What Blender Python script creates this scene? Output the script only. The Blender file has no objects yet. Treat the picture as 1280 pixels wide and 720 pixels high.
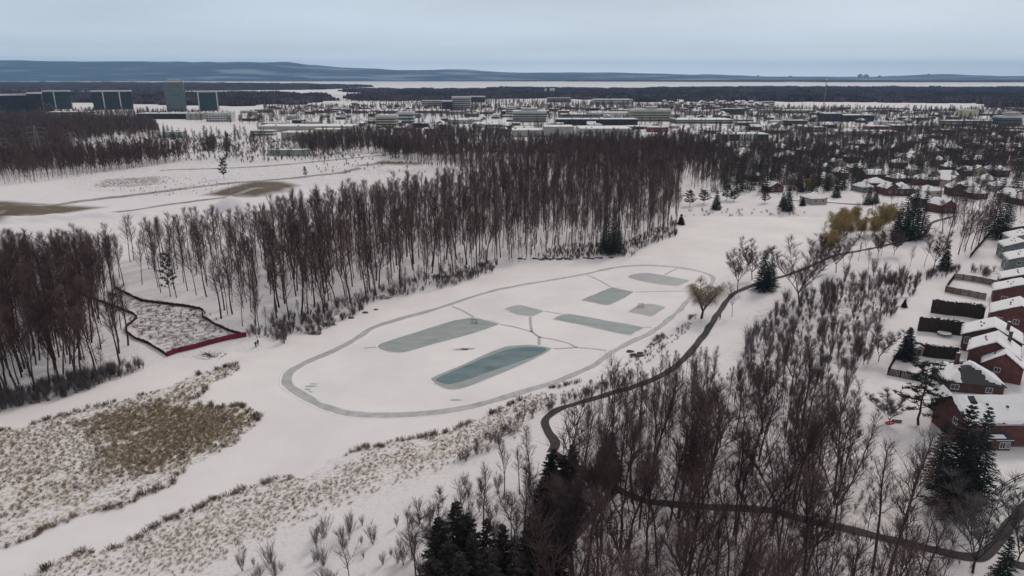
import bpy, math, random
import numpy as np
from mathutils import Vector, Matrix
R = math.radians
S = bpy.context.scene
COL = S.collection
# ------------------------------------------------------------------ camera, world, sun
CAMH = 72.0; F = 865.0; HORIZ = 95.0
PITCH = math.atan((360 - HORIZ) / F)
cd = bpy.data.cameras.new('camera'); cam = bpy.data.objects.new('camera', cd); COL.objects.link(cam)
cam.location = (0, 0, CAMH); cam.rotation_euler = (math.pi / 2 - PITCH, 0, 0)
cd.sensor_width = 36; cd.lens = F / 1280 * 36; cd.clip_start = 0.5; cd.clip_end = 60000
S.camera = cam
SUN_EL, SUN_AZ = 42.0, 35.0        # azimuth clockwise from +Y
W = bpy.data.worlds.new('World'); S.world = W; W.use_nodes = True
nt = W.node_tree; nt.nodes.clear()
out = nt.nodes.new('ShaderNodeOutputWorld'); bg = nt.nodes.new('ShaderNodeBackground')
sky = nt.nodes.new('ShaderNodeTexSky'); sky.sky_type = 'NISHITA'; sky.sun_disc = False
sky.sun_elevation = R(SUN_EL); sky.sun_rotation = R(SUN_AZ); sky.dust_density = 2.5; sky.air_density = 1.0
tc = nt.nodes.new('ShaderNodeTexCoord'); mp = nt.nodes.new('ShaderNodeMapping'); mp.inputs['Scale'].default_value = (1.1, 1.1, 7.0)
nz = nt.nodes.new('ShaderNodeTexNoise'); nz.inputs['Scale'].default_value = 1.6; nz.inputs['Detail'].default_value = 5; nz.inputs['Roughness'].default_value = .5
nt.links.new(tc.outputs['Generated'], mp.inputs[0]); nt.links.new(mp.outputs[0], nz.inputs[0])
sep = nt.nodes.new('ShaderNodeSeparateXYZ'); nt.links.new(tc.outputs['Generated'], sep.inputs[0])
grad = nt.nodes.new('ShaderNodeValToRGB')      # cloud deck, a little deeper overhead than at the horizon
nt.links.new(sep.outputs[2], grad.inputs[0])
e = grad.color_ramp.elements
e[0].position = 0.0; e[0].color = (8.6, 9.8, 11.2, 1)
e[1].position = 1.0; e[1].color = (4.3, 4.1, 3.95, 1)
q = e.new(.035); q.color = (5.0, 5.8, 6.7, 1)
q = e.new(.13); q.color = (3.4, 3.85, 4.35, 1)
q = e.new(.30); q.color = (3.3, 3.5, 3.9, 1)
cr = nt.nodes.new('ShaderNodeMapRange'); cr.inputs[1].default_value = .3; cr.inputs[2].default_value = .7; cr.inputs[3].default_value = .84; cr.inputs[4].default_value = 1.12
nt.links.new(nz.outputs[0], cr.inputs[0])
vm = nt.nodes.new('ShaderNodeVectorMath'); vm.operation = 'SCALE'; nt.links.new(grad.outputs[0], vm.inputs[0]); nt.links.new(cr.outputs[0], vm.inputs['Scale'])
mixw = nt.nodes.new('ShaderNodeMixRGB'); mixw.inputs[0].default_value = .93
nt.links.new(sky.outputs[0], mixw.inputs[1]); nt.links.new(vm.outputs[0], mixw.inputs[2])
nt.links.new(mixw.outputs[0], bg.inputs[0]); bg.inputs[1].default_value = 0.115
nt.links.new(bg.outputs[0], out.inputs[0])
ld = bpy.data.lights.new('sun', 'SUN'); ld.energy = 1.0; ld.angle = R(14); ld.color = (1, .91, .80)
sun = bpy.data.objects.new('sun', ld); COL.objects.link(sun)
sdir = Vector((math.sin(R(SUN_AZ)) * math.cos(R(SUN_EL)), math.cos(R(SUN_AZ)) * math.cos(R(SUN_EL)), math.sin(R(SUN_EL))))
sun.rotation_euler = sdir.to_track_quat('Z', 'Y').to_euler()
S.view_settings.view_transform = 'Standard'; S.view_settings.look = 'None'; S.view_settings.gamma = 1
S.view_settings.exposure = 0.28
S.render.engine = 'CYCLES'
S.cycles.volume_max_steps = 64; S.cycles.volume_bounces = 0
# ------------------------------------------------------------------ pixel <-> ground
cp, sp_ = math.cos(PITCH), math.sin(PITCH)
def ray(px, py):
    a = (px - 640) / F; b = (360 - py) / F
    return (a, cp + b * sp_, -sp_ + b * cp)
def flat(px, py, z=0.0):
    d = ray(px, py); t = (CAMH - z) / -d[2]
    return (d[0] * t, d[1] * t)
def proj(x, y, z=0):
    dy = y; dz = z - CAMH
    dep = dy * cp - dz * sp_; v = dy * sp_ + dz * cp
    return 640 + F * x / dep, 360 - F * v / dep, dep
def W2(pts, z=0.0):
    return np.array([flat(x, y, z) for x, y in pts])
def catmull(P, n=8, closed=False):
    P = np.asarray(P, float); out_ = []
    m = len(P)
    rng_ = range(m if closed else m - 1)
    for i in rng_:
        p0 = P[(i - 1) % m] if (closed or i > 0) else P[0]; p1 = P[i % m]; p2 = P[(i + 1) % m]
        p3 = P[(i + 2) % m] if (closed or i + 2 < m) else P[-1]
        for k in range(n):
            t = k / n
            out_.append(.5 * ((2 * p1) + (-p0 + p2) * t + (2 * p0 - 5 * p1 + 4 * p2 - p3) * t * t + (-p0 + 3 * p1 - 3 * p2 + p3) * t ** 3))
    if not closed: out_.append(P[-1])
    return np.array(out_)
def inpoly(x, y, P):
    x = np.asarray(x, float); y = np.asarray(y, float); r = np.zeros(x.shape, bool)
    n = len(P); j = n - 1
    for i in range(n):
        xi, yi = P[i]; xj, yj = P[j]
        if yi != yj:
            c = ((yi > y) != (yj > y)) & (x < (xj - xi) * (y - yi) / (yj - yi) + xi)
            r ^= c
        j = i
    return r
def polydist(x, y, P):
    d = np.full(x.shape, 1e18); n = len(P)
    for i in range(n):
        a = P[i]; b = P[(i + 1) % n]; ab = b - a; L = ab @ ab + 1e-9
        t = np.clip(((x - a[0]) * ab[0] + (y - a[1]) * ab[1]) / L, 0, 1)
        d = np.minimum(d, (x - a[0] - t * ab[0]) ** 2 + (y - a[1] - t * ab[1]) ** 2)
    return np.sqrt(d)
def vnoise(x, y, s, seed=0):
    x = np.asarray(x, float) / s + 1000; y = np.asarray(y, float) / s + 1000
    xi = np.floor(x).astype(np.int64); yi = np.floor(y).astype(np.int64); fx = x - xi; fy = y - yi
    fx = fx * fx * (3 - 2 * fx); fy = fy * fy * (3 - 2 * fy)
    def h(a, b):
        v = (a * 374761393 + b * 668265263 + seed * 1442695) & 0xffffffff
        v = ((v ^ (v >> 13)) * 1274126177) & 0xffffffff
        return ((v ^ (v >> 16)) & 0xffff) / 65535.0
    return (h(xi, yi) * (1 - fx) + h(xi + 1, yi) * fx) * (1 - fy) + (h(xi, yi + 1) * (1 - fx) + h(xi + 1, yi + 1) * fx) * fy
# ------------------------------------------------------------------ materials
def M(name, col, rough=.8, vary=0.0, scale=3.0, col2=None, bump=0.0, detail=4, objrand=0.0, metal=0, spec=.3, coord='Object'):
    m = bpy.data.materials.new(name); m.use_nodes = True; t = m.node_tree; b = t.nodes['Principled BSDF']
    b.inputs['Roughness'].default_value = rough; b.inputs['Metallic'].default_value = metal
    b.inputs['Specular IOR Level'].default_value = spec
    c = (*col, 1)
    b.inputs['Base Color'].default_value = c
    last = None
    if vary or col2 or bump:
        tcn = t.nodes.new('ShaderNodeTexCoord'); n = t.nodes.new('ShaderNodeTexNoise')
        n.inputs['Scale'].default_value = scale; n.inputs['Detail'].default_value = detail; n.inputs['Roughness'].default_value = .6
        t.links.new(tcn.outputs[coord], n.inputs[0])
        rp = t.nodes.new('ShaderNodeValToRGB'); t.links.new(n.outputs[0], rp.inputs[0])
        if col2 is None: c1 = tuple(v * (1 - vary) for v in col); c2 = tuple(min(1, v * (1 + vary)) for v in col)
        else: c1, c2 = col, col2
        rp.color_ramp.elements[0].position = .35; rp.color_ramp.elements[0].color = (*c1, 1)
        rp.color_ramp.elements[1].position = .65; rp.color_ramp.elements[1].color = (*c2, 1)
        last = rp.outputs[0]
        if bump:
            bp = t.nodes.new('ShaderNodeBump'); bp.inputs['Strength'].default_value = bump; t.links.new(n.outputs[0], bp.inputs['Height']); t.links.new(bp.outputs[0], b.inputs['Normal'])
    if objrand:
        oi = t.nodes.new('ShaderNodeObjectInfo'); mr = t.nodes.new('ShaderNodeMapRange')
        mr.inputs[3].default_value = 1 - objrand; mr.inputs[4].default_value = 1 + objrand
        t.links.new(oi.outputs['Random'], mr.inputs[0])
        v = t.nodes.new('ShaderNodeVectorMath'); v.operation = 'SCALE'; t.links.new(mr.outputs[0], v.inputs['Scale'])
        if last: t.links.new(last, v.inputs[0])
        else: v.inputs[0].default_value = col
        last = v.outputs[0]
    if last: t.links.new(last, b.inputs['Base Color'])
    return m
MT = {}
MT['bark'] = M('bark', (.062, .039, .037), .9, vary=.3, scale=4, objrand=.35)
MT['twig'] = M('twig', (.112, .070, .064), .9, objrand=.4)
MT['twig_grey'] = M('grey twig', (.12, .105, .105), .9, objrand=.35)
MT['twig_gold'] = M('golden willow twig', (.34, .25, .09), .9, objrand=.2)
MT['twig_tan'] = M('tan willow twig', (.38, .31, .21), .9, objrand=.1)
MT['needle'] = M('spruce needles', (.020, .028, .024), .85, vary=.4, scale=1.5, objrand=.4)
MT['needle_brown'] = M('brown green needles', (.026, .021, .019), .9, vary=.4, scale=1.5, objrand=.3)
MT['needle_pine'] = M('pine needles', (.032, .046, .030), .85, vary=.5, scale=1.2, objrand=.3)
MT['needle_blue'] = M('blue spruce needles', (.035, .040, .052), .85, vary=.4, scale=1.5)
MT['cedar'] = M('cedar hedge foliage', (.035, .026, .022), .9, vary=.5, scale=5)
MT['far_wood'] = M('far woodland', (.066, .045, .062), .95, vary=.45, scale=.03, objrand=.55)
MT['reed'] = M('dry reed', (.33, .25, .155), .9, objrand=.45)
MT['reed_dark'] = M('dark dry reed', (.11, .08, .05), .9, objrand=.4)
MT['snow'] = M('snow', (.80, .785, .79), .8, vary=.04, scale=.6, bump=.15)
MT['brick'] = None
MT['white'] = M('white trim', (.62, .62, .62), .5)
MT['glass'] = M('window glass', (.03, .04, .05), .12, spec=.6)
MT['shingle'] = M('dark shingle', (.055, .052, .058), .9, vary=.3, scale=6)
MT['wood'] = M('weathered fence wood', (.10, .065, .05), .9, vary=.35, scale=2)
MT['wood_dark'] = M('dark stained wood', (.028, .024, .026), .9, vary=.3, scale=2)
MT['wood_pale'] = M('pale wood', (.33, .28, .20), .8, vary=.2, scale=2)
MT['metal'] = M('grey metal', (.22, .22, .23), .5, metal=.5)
MT['metal_dark'] = M('dark metal', (.04, .04, .045), .5)
MT['rock'] = M('rock', (.10, .09, .085), .95, vary=.5, scale=2, bump=.4)
MT['red'] = M('red plastic', (.45, .02, .03), .4)
MT['siltred'] = M('red silt fence fabric', (.16, .012, .03), .7, vary=.35, scale=.7)
MT['siltdark'] = M('dark maroon silt fence fabric', (.055, .018, .024), .8, vary=.4, scale=.7)
MT['green'] = M('green plastic', (.05, .12, .08), .5)
def brickmat(name, c1, c2, mortar, sc=1.0):
    m = bpy.data.materials.new(name); m.use_nodes = True; t = m.node_tree; b = t.nodes['Principled BSDF']; b.inputs['Roughness'].default_value = .9
    tcn = t.nodes.new('ShaderNodeTexCoord'); s = t.nodes.new('ShaderNodeSeparateXYZ'); t.links.new(tcn.outputs['Object'], s.inputs[0])
    ad = t.nodes.new('ShaderNodeMath'); t.links.new(s.outputs[0], ad.inputs[0]); t.links.new(s.outputs[1], ad.inputs[1])
    cb = t.nodes.new('ShaderNodeCombineXYZ'); t.links.new(ad.outputs[0], cb.inputs[0]); t.links.new(s.outputs[2], cb.inputs[1])
    br = t.nodes.new('ShaderNodeTexBrick'); t.links.new(cb.outputs[0], br.inputs[0])
    br.inputs['Scale'].default_value = sc; br.inputs['Color1'].default_value = (*c1, 1); br.inputs['Color2'].default_value = (*c2, 1); br.inputs['Mortar'].default_value = (*mortar, 1)
    br.inputs['Brick Width'].default_value = .22; br.inputs['Row Height'].default_value = .075; br.inputs['Mortar Size'].default_value = .008
    n = t.nodes.new('ShaderNodeTexNoise'); n.inputs['Scale'].default_value = .8; t.links.new(tcn.outputs['Object'], n.inputs[0])
    mr = t.nodes.new('ShaderNodeMapRange'); mr.inputs[1].default_value = .3; mr.inputs[2].default_value = .7; mr.inputs[3].default_value = .75; mr.inputs[4].default_value = 1.2; t.links.new(n.outputs[0], mr.inputs[0])
    v = t.nodes.new('ShaderNodeVectorMath'); v.operation = 'SCALE'; t.links.new(br.outputs[0], v.inputs[0]); t.links.new(mr.outputs[0], v.inputs['Scale'])
    t.links.new(v.outputs[0], b.inputs['Base Color']); return m
MT['brick'] = brickmat('red brick', (.135, .034, .028), (.09, .026, .024), (.12, .08, .07))
MT['brick_brown'] = brickmat('brown brick', (.10, .04, .035), (.075, .032, .03), (.08, .06, .055))
MT['brick_tan'] = brickmat('tan brick', (.22, .16, .12), (.17, .12, .09), (.16, .13, .11))
MT['siding_green'] = M('grey green siding', (.14, .17, .16), .7, vary=.1, scale=1)
MT['siding_grey'] = M('grey siding', (.24, .24, .25), .7, vary=.1, scale=1)
MT['siding_beige'] = M('beige siding', (.36, .32, .26), .7, vary=.1, scale=1)
for nme, c in {'conc': (.33, .32, .30), 'conc_pale': (.50, .49, .47), 'beige': (.37, .34, .26), 'darkglass': (.018, .026, .034), 'greenglass': (.022, .05, .052),
               'towerglass': (.07, .105, .115), 'darkbrown': (.028, .022, .032), 'palegreen': (.25, .30, .26), 'redwall': (.16, .06, .055), 'yellow': (.42, .42, .26), 'navy': (.035, .035, .055),
               'stone': (.20, .19, .18), 'tealglass': (.05, .09, .10)}.items():
    MT[nme] = M('wall ' + nme, c, .25 if 'glass' in nme else .8, vary=.12, scale=.15)
# ------------------------------------------------------------------ mesh helpers
def np_mesh(name, V, faces, mats=None, midx=None, smooth=False):
    me = bpy.data.meshes.new(name); V = np.asarray(V, np.float32)
    me.vertices.add(len(V)); me.vertices.foreach_set('co', V.ravel())
    lt = []; li = []
    for f in faces:
        f = np.asarray(f)
        if len(f) == 0: continue
        li.append(f.ravel()); lt.append(np.full(len(f), f.shape[1], np.int32))
    li = np.concatenate(li).astype(np.int32); lt = np.concatenate(lt)
    ls = np.concatenate([[0], np.cumsum(lt)[:-1]]).astype(np.int32)
    me.loops.add(len(li)); me.loops.foreach_set('vertex_index', li)
    me.polygons.add(len(lt)); me.polygons.foreach_set('loop_start', ls)
    try: me.polygons.foreach_set('loop_total', lt)
    except Exception: pass
    if mats:
        for m in mats: me.materials.append(m)
    if midx is not None: me.polygons.foreach_set('material_index', np.asarray(midx, np.int32))
    if smooth: me.polygons.foreach_set('use_smooth', np.ones(len(lt), bool))
    me.update(calc_edges=True); me.validate()
    return me
def seg_arrays(segs, n=3, caps=False):
    A = np.array(segs, float)       # x0 y0 z0 x1 y1 z1 r0 r1
    P0, P1, r0, r1 = A[:, 0:3], A[:, 3:6], A[:, 6], A[:, 7]
    D = P1 - P0; D /= (np.linalg.norm(D, axis=1, keepdims=True) + 1e-9)
    up = np.where(np.abs(D[:, 2:3]) > .9, np.array([[1., 0, 0]]), np.array([[0, 0, 1.]]))
    U = np.cross(D, up); U /= np.linalg.norm(U, axis=1, keepdims=True); Vv = np.cross(D, U)
    N = len(A); ang = np.arange(n) * 2 * np.pi / n
    ring = U[:, None, :] * np.cos(ang)[None, :, None] + Vv[:, None, :] * np.sin(ang)[None, :, None]
    a = P0[:, None, :] + ring * r0[:, None, None]; b = P1[:, None, :] + ring * r1[:, None, None]
    V = np.concatenate([a, b], axis=1).reshape(-1, 3)
    base = np.arange(N)[:, None] * 2 * n; k = np.arange(n)
    q = np.stack([base + k, base + (k + 1) % n, base + n + (k + 1) % n, base + n + k], axis=2).reshape(-1, 4)
    fs = [q]
    if caps:
        fs.append(np.concatenate([base + k[::-1], base + n + k], axis=0))
    return V, fs
def seg_mesh(name, segs, mat, n=3, caps=False):
    V, fs = seg_arrays(segs, n, caps); return np_mesh(name, V, fs, [mat])
def joined(name, parts):
    """parts: list of (segs, mat, n, caps) -> one mesh with several materials"""
    Vs = []; F4 = []; F3 = []; FN = {}; off = 0; mi = []; mats = []; fl = []
    for segs, mat, n, caps in parts:
        V, fs = seg_arrays(segs, n, caps); idx = len(mats); mats.append(mat)
        for f in fs: fl.append(f + off); mi += [idx] * len(f)
        Vs.append(V); off += len(V)
    return np_mesh(name, np.concatenate(Vs), fl, mats, mi)
class MB:
    def __init__(s): s.v = []; s.f = []; s.m = []; s.mi = 0
    def add(s, V, Fc):
        o = len(s.v); s.v += [tuple(p) for p in V]; s.f += [tuple(i + o for i in f) for f in Fc]; s.m += [s.mi] * len(Fc)
    def box(s, x0, x1, y0, y1, z0, z1):
        s.add([(x0, y0, z0), (x1, y0, z0), (x1, y1, z0), (x0, y1, z0), (x0, y0, z1), (x1, y0, z1), (x1, y1, z1), (x0, y1, z1)],
              [(0, 3, 2, 1), (4, 5, 6, 7), (0, 1, 5, 4), (1, 2, 6, 5), (2, 3, 7, 6), (3, 0, 4, 7)])
    def bar(s, p0, p1, w, h=None):
        h = h or w; p0 = Vector(p0); p1 = Vector(p1); d = (p1 - p0).normalized()
        u = d.cross(Vector((0, 0, 1)) if abs(d.z) < .9 else Vector((1, 0, 0))).normalized(); v = d.cross(u)
        V = []
        for p in (p0, p1):
            for a, b in ((-1, -1), (1, -1), (1, 1), (-1, 1)): V.append(p + u * a * w / 2 + v * b * h / 2)
        s.add(V, [(0, 3, 2, 1), (4, 5, 6, 7), (0, 1, 5, 4), (1, 2, 6, 5), (2, 3, 7, 6), (3, 0, 4, 7)])
    def tube(s, pts, rs, n=8):
        pts = [Vector(p) for p in pts]
        if not hasattr(rs, '__len__'): rs = [rs] * len(pts)
        V = []; Fc = []
        for i, p in enumerate(pts):
            d = (pts[min(i + 1, len(pts) - 1)] - pts[max(i - 1, 0)]).normalized()
            u = d.cross(Vector((0, 0, 1)) if abs(d.z) < .9 else Vector((1, 0, 0))).normalized(); v = d.cross(u)
            for k in range(n):
                a = k * 2 * math.pi / n; V.append(p + (u * math.cos(a) + v * math.sin(a)) * rs[i])
        for i in range(len(pts) - 1):
            for k in range(n): Fc.append((i * n + k, i * n + (k + 1) % n, (i + 1) * n + (k + 1) % n, (i + 1) * n + k))
        Fc.append(tuple(range(n))[::-1]); Fc.append(tuple((len(pts) - 1) * n + k for k in range(n)))
        s.add(V, Fc)
    def blob(s, c, r, seed=0, n=10, m=7, flat_=1.0, amp=.2):
        rg = random.Random(seed); V = []; Fc = []; ph = [rg.uniform(0, 6) for _ in range(6)]
        for i in range(m + 1):
            t = math.pi * i / m
            for k in range(n):
                a = 2 * math.pi * k / n
                rr = 1 + amp * (math.sin(3 * a + ph[0] + t * 2) * .5 + math.sin(5 * a + ph[1] - 3 * t) * .3 + rg.uniform(-.4, .4)) * math.sin(t)
                V.append((c[0] + r[0] * rr * math.sin(t) * math.cos(a), c[1] + r[1] * rr * math.sin(t) * math.sin(a), c[2] + r[2] * rr * math.cos(t) * flat_))
        for i in range(m):
            for k in range(n): Fc.append((i * n + k, (i + 1) * n + k, (i + 1) * n + (k + 1) % n, i * n + (k + 1) % n))
        s.add(V, Fc)
    def mesh(s, name, *mats):
        me = bpy.data.meshes.new(name); me.from_pydata(s.v, [], s.f)
        for m in mats: me.materials.append(m)
        if len(mats) > 1: me.polygons.foreach_set('material_index', s.m)
        me.update(); return me
    def build(s, name, mat, parent=None, loc=None):
        return ob(name, s.mesh(name, *(mat if isinstance(mat, (list, tuple)) else [mat])), parent, loc)
def ob(name, data, parent=None, loc=None, rz=0.0, sc=None):
    o = bpy.data.objects.new(name, data); COL.objects.link(o)
    if parent: o.parent = parent
    if loc is not None: o.location = loc
    if rz: o.rotation_euler = (0, 0, rz)
    if sc is not None: o.scale = sc if hasattr(sc, '__len__') else (sc, sc, sc)
    return o
def tag(o, label=None, cat=None, group=None, kind=None):
    if label: o['label'] = label
    if cat: o['category'] = cat
    if group: o['group'] = group
    if kind: o['kind'] = kind
    return o
def struct(o, label=None, cat=None):
    o['kind'] = 'structure'
    if label: o['label'] = label
    if cat: o['category'] = cat
    return o
# ------------------------------------------------------------------ land plan (photo pixels projected to the ground)
POND = [(-150, 760), (-60, 760), (20, 735), (40, 720), (85, 693), (130, 686), (180, 667), (200, 651), (240, 638), (270, 622), (320, 605), (355, 597), (388, 590), (425, 570), (475, 555), (510, 548),
        (555, 540), (590, 526), (615, 517), (640, 505), (665, 492), (722, 476), (750, 466), (787, 446), (810, 433), (840, 411), (858, 402), (866, 392), (884, 372), (896, 352), (925, 338), (955, 331), (985, 320), (1012, 303), (1030, 288),
        (1040, 273), (985, 271), (930, 270.5), (862, 271), (851, 278), (853, 290), (838, 298), (802, 312), (790, 321), (765, 321), (715, 325), (665, 326), (650, 332), (627, 335), (597, 350), (565, 358),
        (532, 366), (470, 376), (457, 388), (427, 403), (400, 416), (370, 420), (345, 434), (318, 441), (285, 440), (240, 446), (207, 452), (160, 470), (100, 493), (50, 503), (0, 518), (-80, 540), (-150, 560)]
ISLAND = [(-150, 560), (-60, 548), (0, 538), (50, 526), (110, 511), (150, 501), (200, 486), (240, 470), (285, 457), (303, 451), (298, 462), (284, 473), (267, 483), (250, 496), (236, 503), (252, 504), (275, 508),
          (297, 506), (318, 515), (325, 527), (314, 540), (288, 560), (258, 576), (238, 584), (225, 598), (190, 618), (150, 636), (97, 647), (70, 659), (32, 676), (0, 688), (-60, 710), (-150, 740)]
pondW = catmull(W2(POND), 4, True); islW = catmull(W2(ISLAND), 4, True)
REED_S = [(30, 735), (85, 690), (130, 684), (200, 650), (270, 620), (388, 588), (475, 553), (560, 537), (640, 503), (665, 490), (700, 495), (670, 525), (640, 560), (560, 590), (430, 640), (350, 670), (300, 700), (250, 735)]
REED_N = [(90, 530), (150, 510), (230, 492), (300, 508), (326, 527), (300, 550), (240, 578), (180, 600), (110, 600), (120, 560)]
RUBBLE = [(145, 362), (181, 377), (239, 385), (254, 390), (253, 397), (282, 413), (308, 421), (209, 445), (188, 432), (169, 424), (156, 415), (158, 409), (172, 398), (167, 394), (130, 375)]
DIRT = [[(-60, 250), (0, 254), (60, 258), (130, 262), (70, 272), (30, 276), (0, 282), (-60, 290)], [(255, 247), (290, 236), (320, 229), (350, 229), (372, 234), (355, 244), (320, 249)], [(520, 205), (480, 203), (440, 214), (520, 215), (545, 212)]]
SCRUB = [(905, 470), (930, 400), (960, 380), (1000, 362), (1045, 345), (1100, 340), (1150, 350), (1140, 375), (1115, 400), (1100, 440), (1080, 470), (1060, 520), (1090, 580), (1150, 640), (1190, 720), (1240, 900), (600, 900), (640, 700), (700, 600), (760, 560), (860, 500)]
reedS, reedN, rubW, scrW = W2(REED_S), W2(REED_N), W2(RUBBLE), W2(SCRUB)
dirtW = [W2(d) for d in DIRT]
# grid lines
def lines(lo, hi, step, far, g):
    c = list(np.arange(lo, hi + .01, step)); s = step
    while c[-1] < far: s *= g; c.append(min(c[-1] + s, far))
    s = step
    while c[0] > -far: s *= g; c.insert(0, max(c[0] - s, -far))
    return np.array(c)
gx = lines(-345, 255, 1.5, 16000, 1.08); gy = lines(70, 470, 1.25, 19500, 1.06); gy = gy[gy > -150]
GX, GY = np.meshgrid(gx, gy)
sdp = polydist(GX.ravel(), GY.ravel(), pondW).reshape(GX.shape); sdi = polydist(GX.ravel(), GY.ravel(), islW).reshape(GX.shape)
inP = inpoly(GX, GY, pondW); inI = inpoly(GX, GY, islW)
sd = np.where(inP & ~inI, -np.minimum(sdp, sdi), np.where(inI, sdi, sdp))
wob = (vnoise(GX, GY, 5, 3) - .5) * 1.3 + (vnoise(GX, GY, 1.9, 4) - .5) * .8
s2 = sd + np.where(np.abs(sd) < 12, wob, 0)
Hh = np.where(s2 > 0, (1.3 * (1 - np.exp(-s2 / 8))) * np.where(inI, .45, 1), -.8 * (1 - np.exp(s2 / 1.5)))
near = np.exp(-((GX / 900) ** 2 + ((GY - 200) / 900) ** 2))
rough = (vnoise(GX, GY, 40, 1) - .5) * .8 + (vnoise(GX, GY, 11, 2) - .5) * .5 + (vnoise(GX, GY, 3.5, 6) - .5) * .22
Hh += np.where(s2 > 0, np.clip(s2 / 15, 0, 1) * rough * near * np.where(inI, .45, 1), 0)
def heap(px, py, rx, ry, h, sh=2.0):
    global Hh
    x, y = flat(px, py, 1); d = ((GX - x) / rx) ** 2 + ((GY - y) / ry) ** 2
    Hh = Hh + h * np.maximum(0, 1 - d ** (sh / 2)) * (1 + .25 * (vnoise(GX, GY, 7, 9) - .5))
heap(322, 240, 24, 20, 3, 2.5); heap(290, 262, 13, 10, 8, 1.4); heap(310, 268, 9, 8, 4.5, 1.4); heap(18, 268, 20, 17, 5, 1.4)
for a in range(14): heap(-10 + a * 14, 277 - a * .6 + (a % 3), 9, 7, .9 + (a * 7 % 4) * .25, 1.5)
heap(500, 212, 60, 30, 5, 1.5)
for hx, hy in ((1139, 460), (1165, 470), (1150, 395)): pass
def gz(x, y):
    i = int(np.clip(np.searchsorted(gx, x) - 1, 0, len(gx) - 2)); j = int(np.clip(np.searchsorted(gy, y) - 1, 0, len(gy) - 2))
    fx = (x - gx[i]) / (gx[i + 1] - gx[i]); fy = (y - gy[j]) / (gy[j + 1] - gy[j])
    fx = min(max(fx, 0), 1); fy = min(max(fy, 0), 1)
    return float((Hh[j, i] * (1 - fx) + Hh[j, i + 1] * fx) * (1 - fy) + (Hh[j + 1, i] * (1 - fx) + Hh[j + 1, i + 1] * fx) * fy)
def G(px, py):
    z = 0.6
    for _ in range(5):
        x, y = flat(px, py, z); z = gz(x, y)
    return x, y, z
def Gt(px, py, h):
    """ground spot of a thing of height h whose top shows at the pixel"""
    z = 1.0
    for _ in range(4):
        x, y = flat(px, py, z + h); z = gz(x, y)
    return x, y, z
V = np.stack([GX.ravel(), GY.ravel(), Hh.ravel()], 1)
ny, nx = GX.shape; I = np.arange(ny * nx).reshape(ny, nx)
Q = np.stack([I[:-1, :-1].ravel(), I[:-1, 1:].ravel(), I[1:, 1:].ravel(), I[1:, :-1].ravel()], 1)
# masks of cover
def soft(mask_poly, w):
    d = polydist(GX.ravel(), GY.ravel(), mask_poly).reshape(GX.shape); ins = inpoly(GX, GY, mask_poly)
    return np.clip(.5 + np.where(ins, d, -d) / w, 0, 1)
reed = np.maximum(np.maximum(soft(reedN, 14) * .80, soft(reedS, 14) * .52), np.where(inI, .50, 0))
edge = np.clip(1 - np.abs(s2 - 1.6) / 2.2, 0, 1) * np.where(GY < 175, 1, .25) * np.clip(vnoise(GX, GY, 14, 21) * 1.8 - .3, 0, 1)
reed = np.maximum(reed, edge * .8)
reed = np.where(s2 > -.2, reed, 0)
litter0 = np.where((s2 > .5) & (np.abs(GX) < 420) & (GY < 520), .17, 0)
litter = np.maximum(soft(scrW, 10) * .68, soft(rubW, 2) * 1.0)
litter = np.maximum(litter, litter0)
litter = np.maximum(litter, soft(W2([(60, 240), (90, 175), (300, 165), (480, 180), (560, 225), (480, 235), (300, 245), (180, 252)]), 30) * .62)
litter = np.maximum(litter, soft(W2([(112, 236), (125, 226), (205, 222), (212, 232), (160, 238)]), 10) * 1.1)
litter = np.maximum(litter, soft(W2([(-60, 525), (60, 498), (205, 445), (310, 412), (460, 374), (790, 317), (850, 262), (850, 238), (500, 262), (160, 325), (-80, 345)]), 8) * .34)
dirt = np.zeros(GX.shape)
for d in dirtW: dirt = np.maximum(dirt, soft(d, 8))
gme = np_mesh('ground', V, [Q], smooth=True)
for nme, a in (('reed', reed), ('litter', litter), ('dirt', dirt)):
    at = gme.attributes.new(nme, 'FLOAT', 'POINT'); at.data.foreach_set('value', a.ravel().astype(np.float32))
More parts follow.
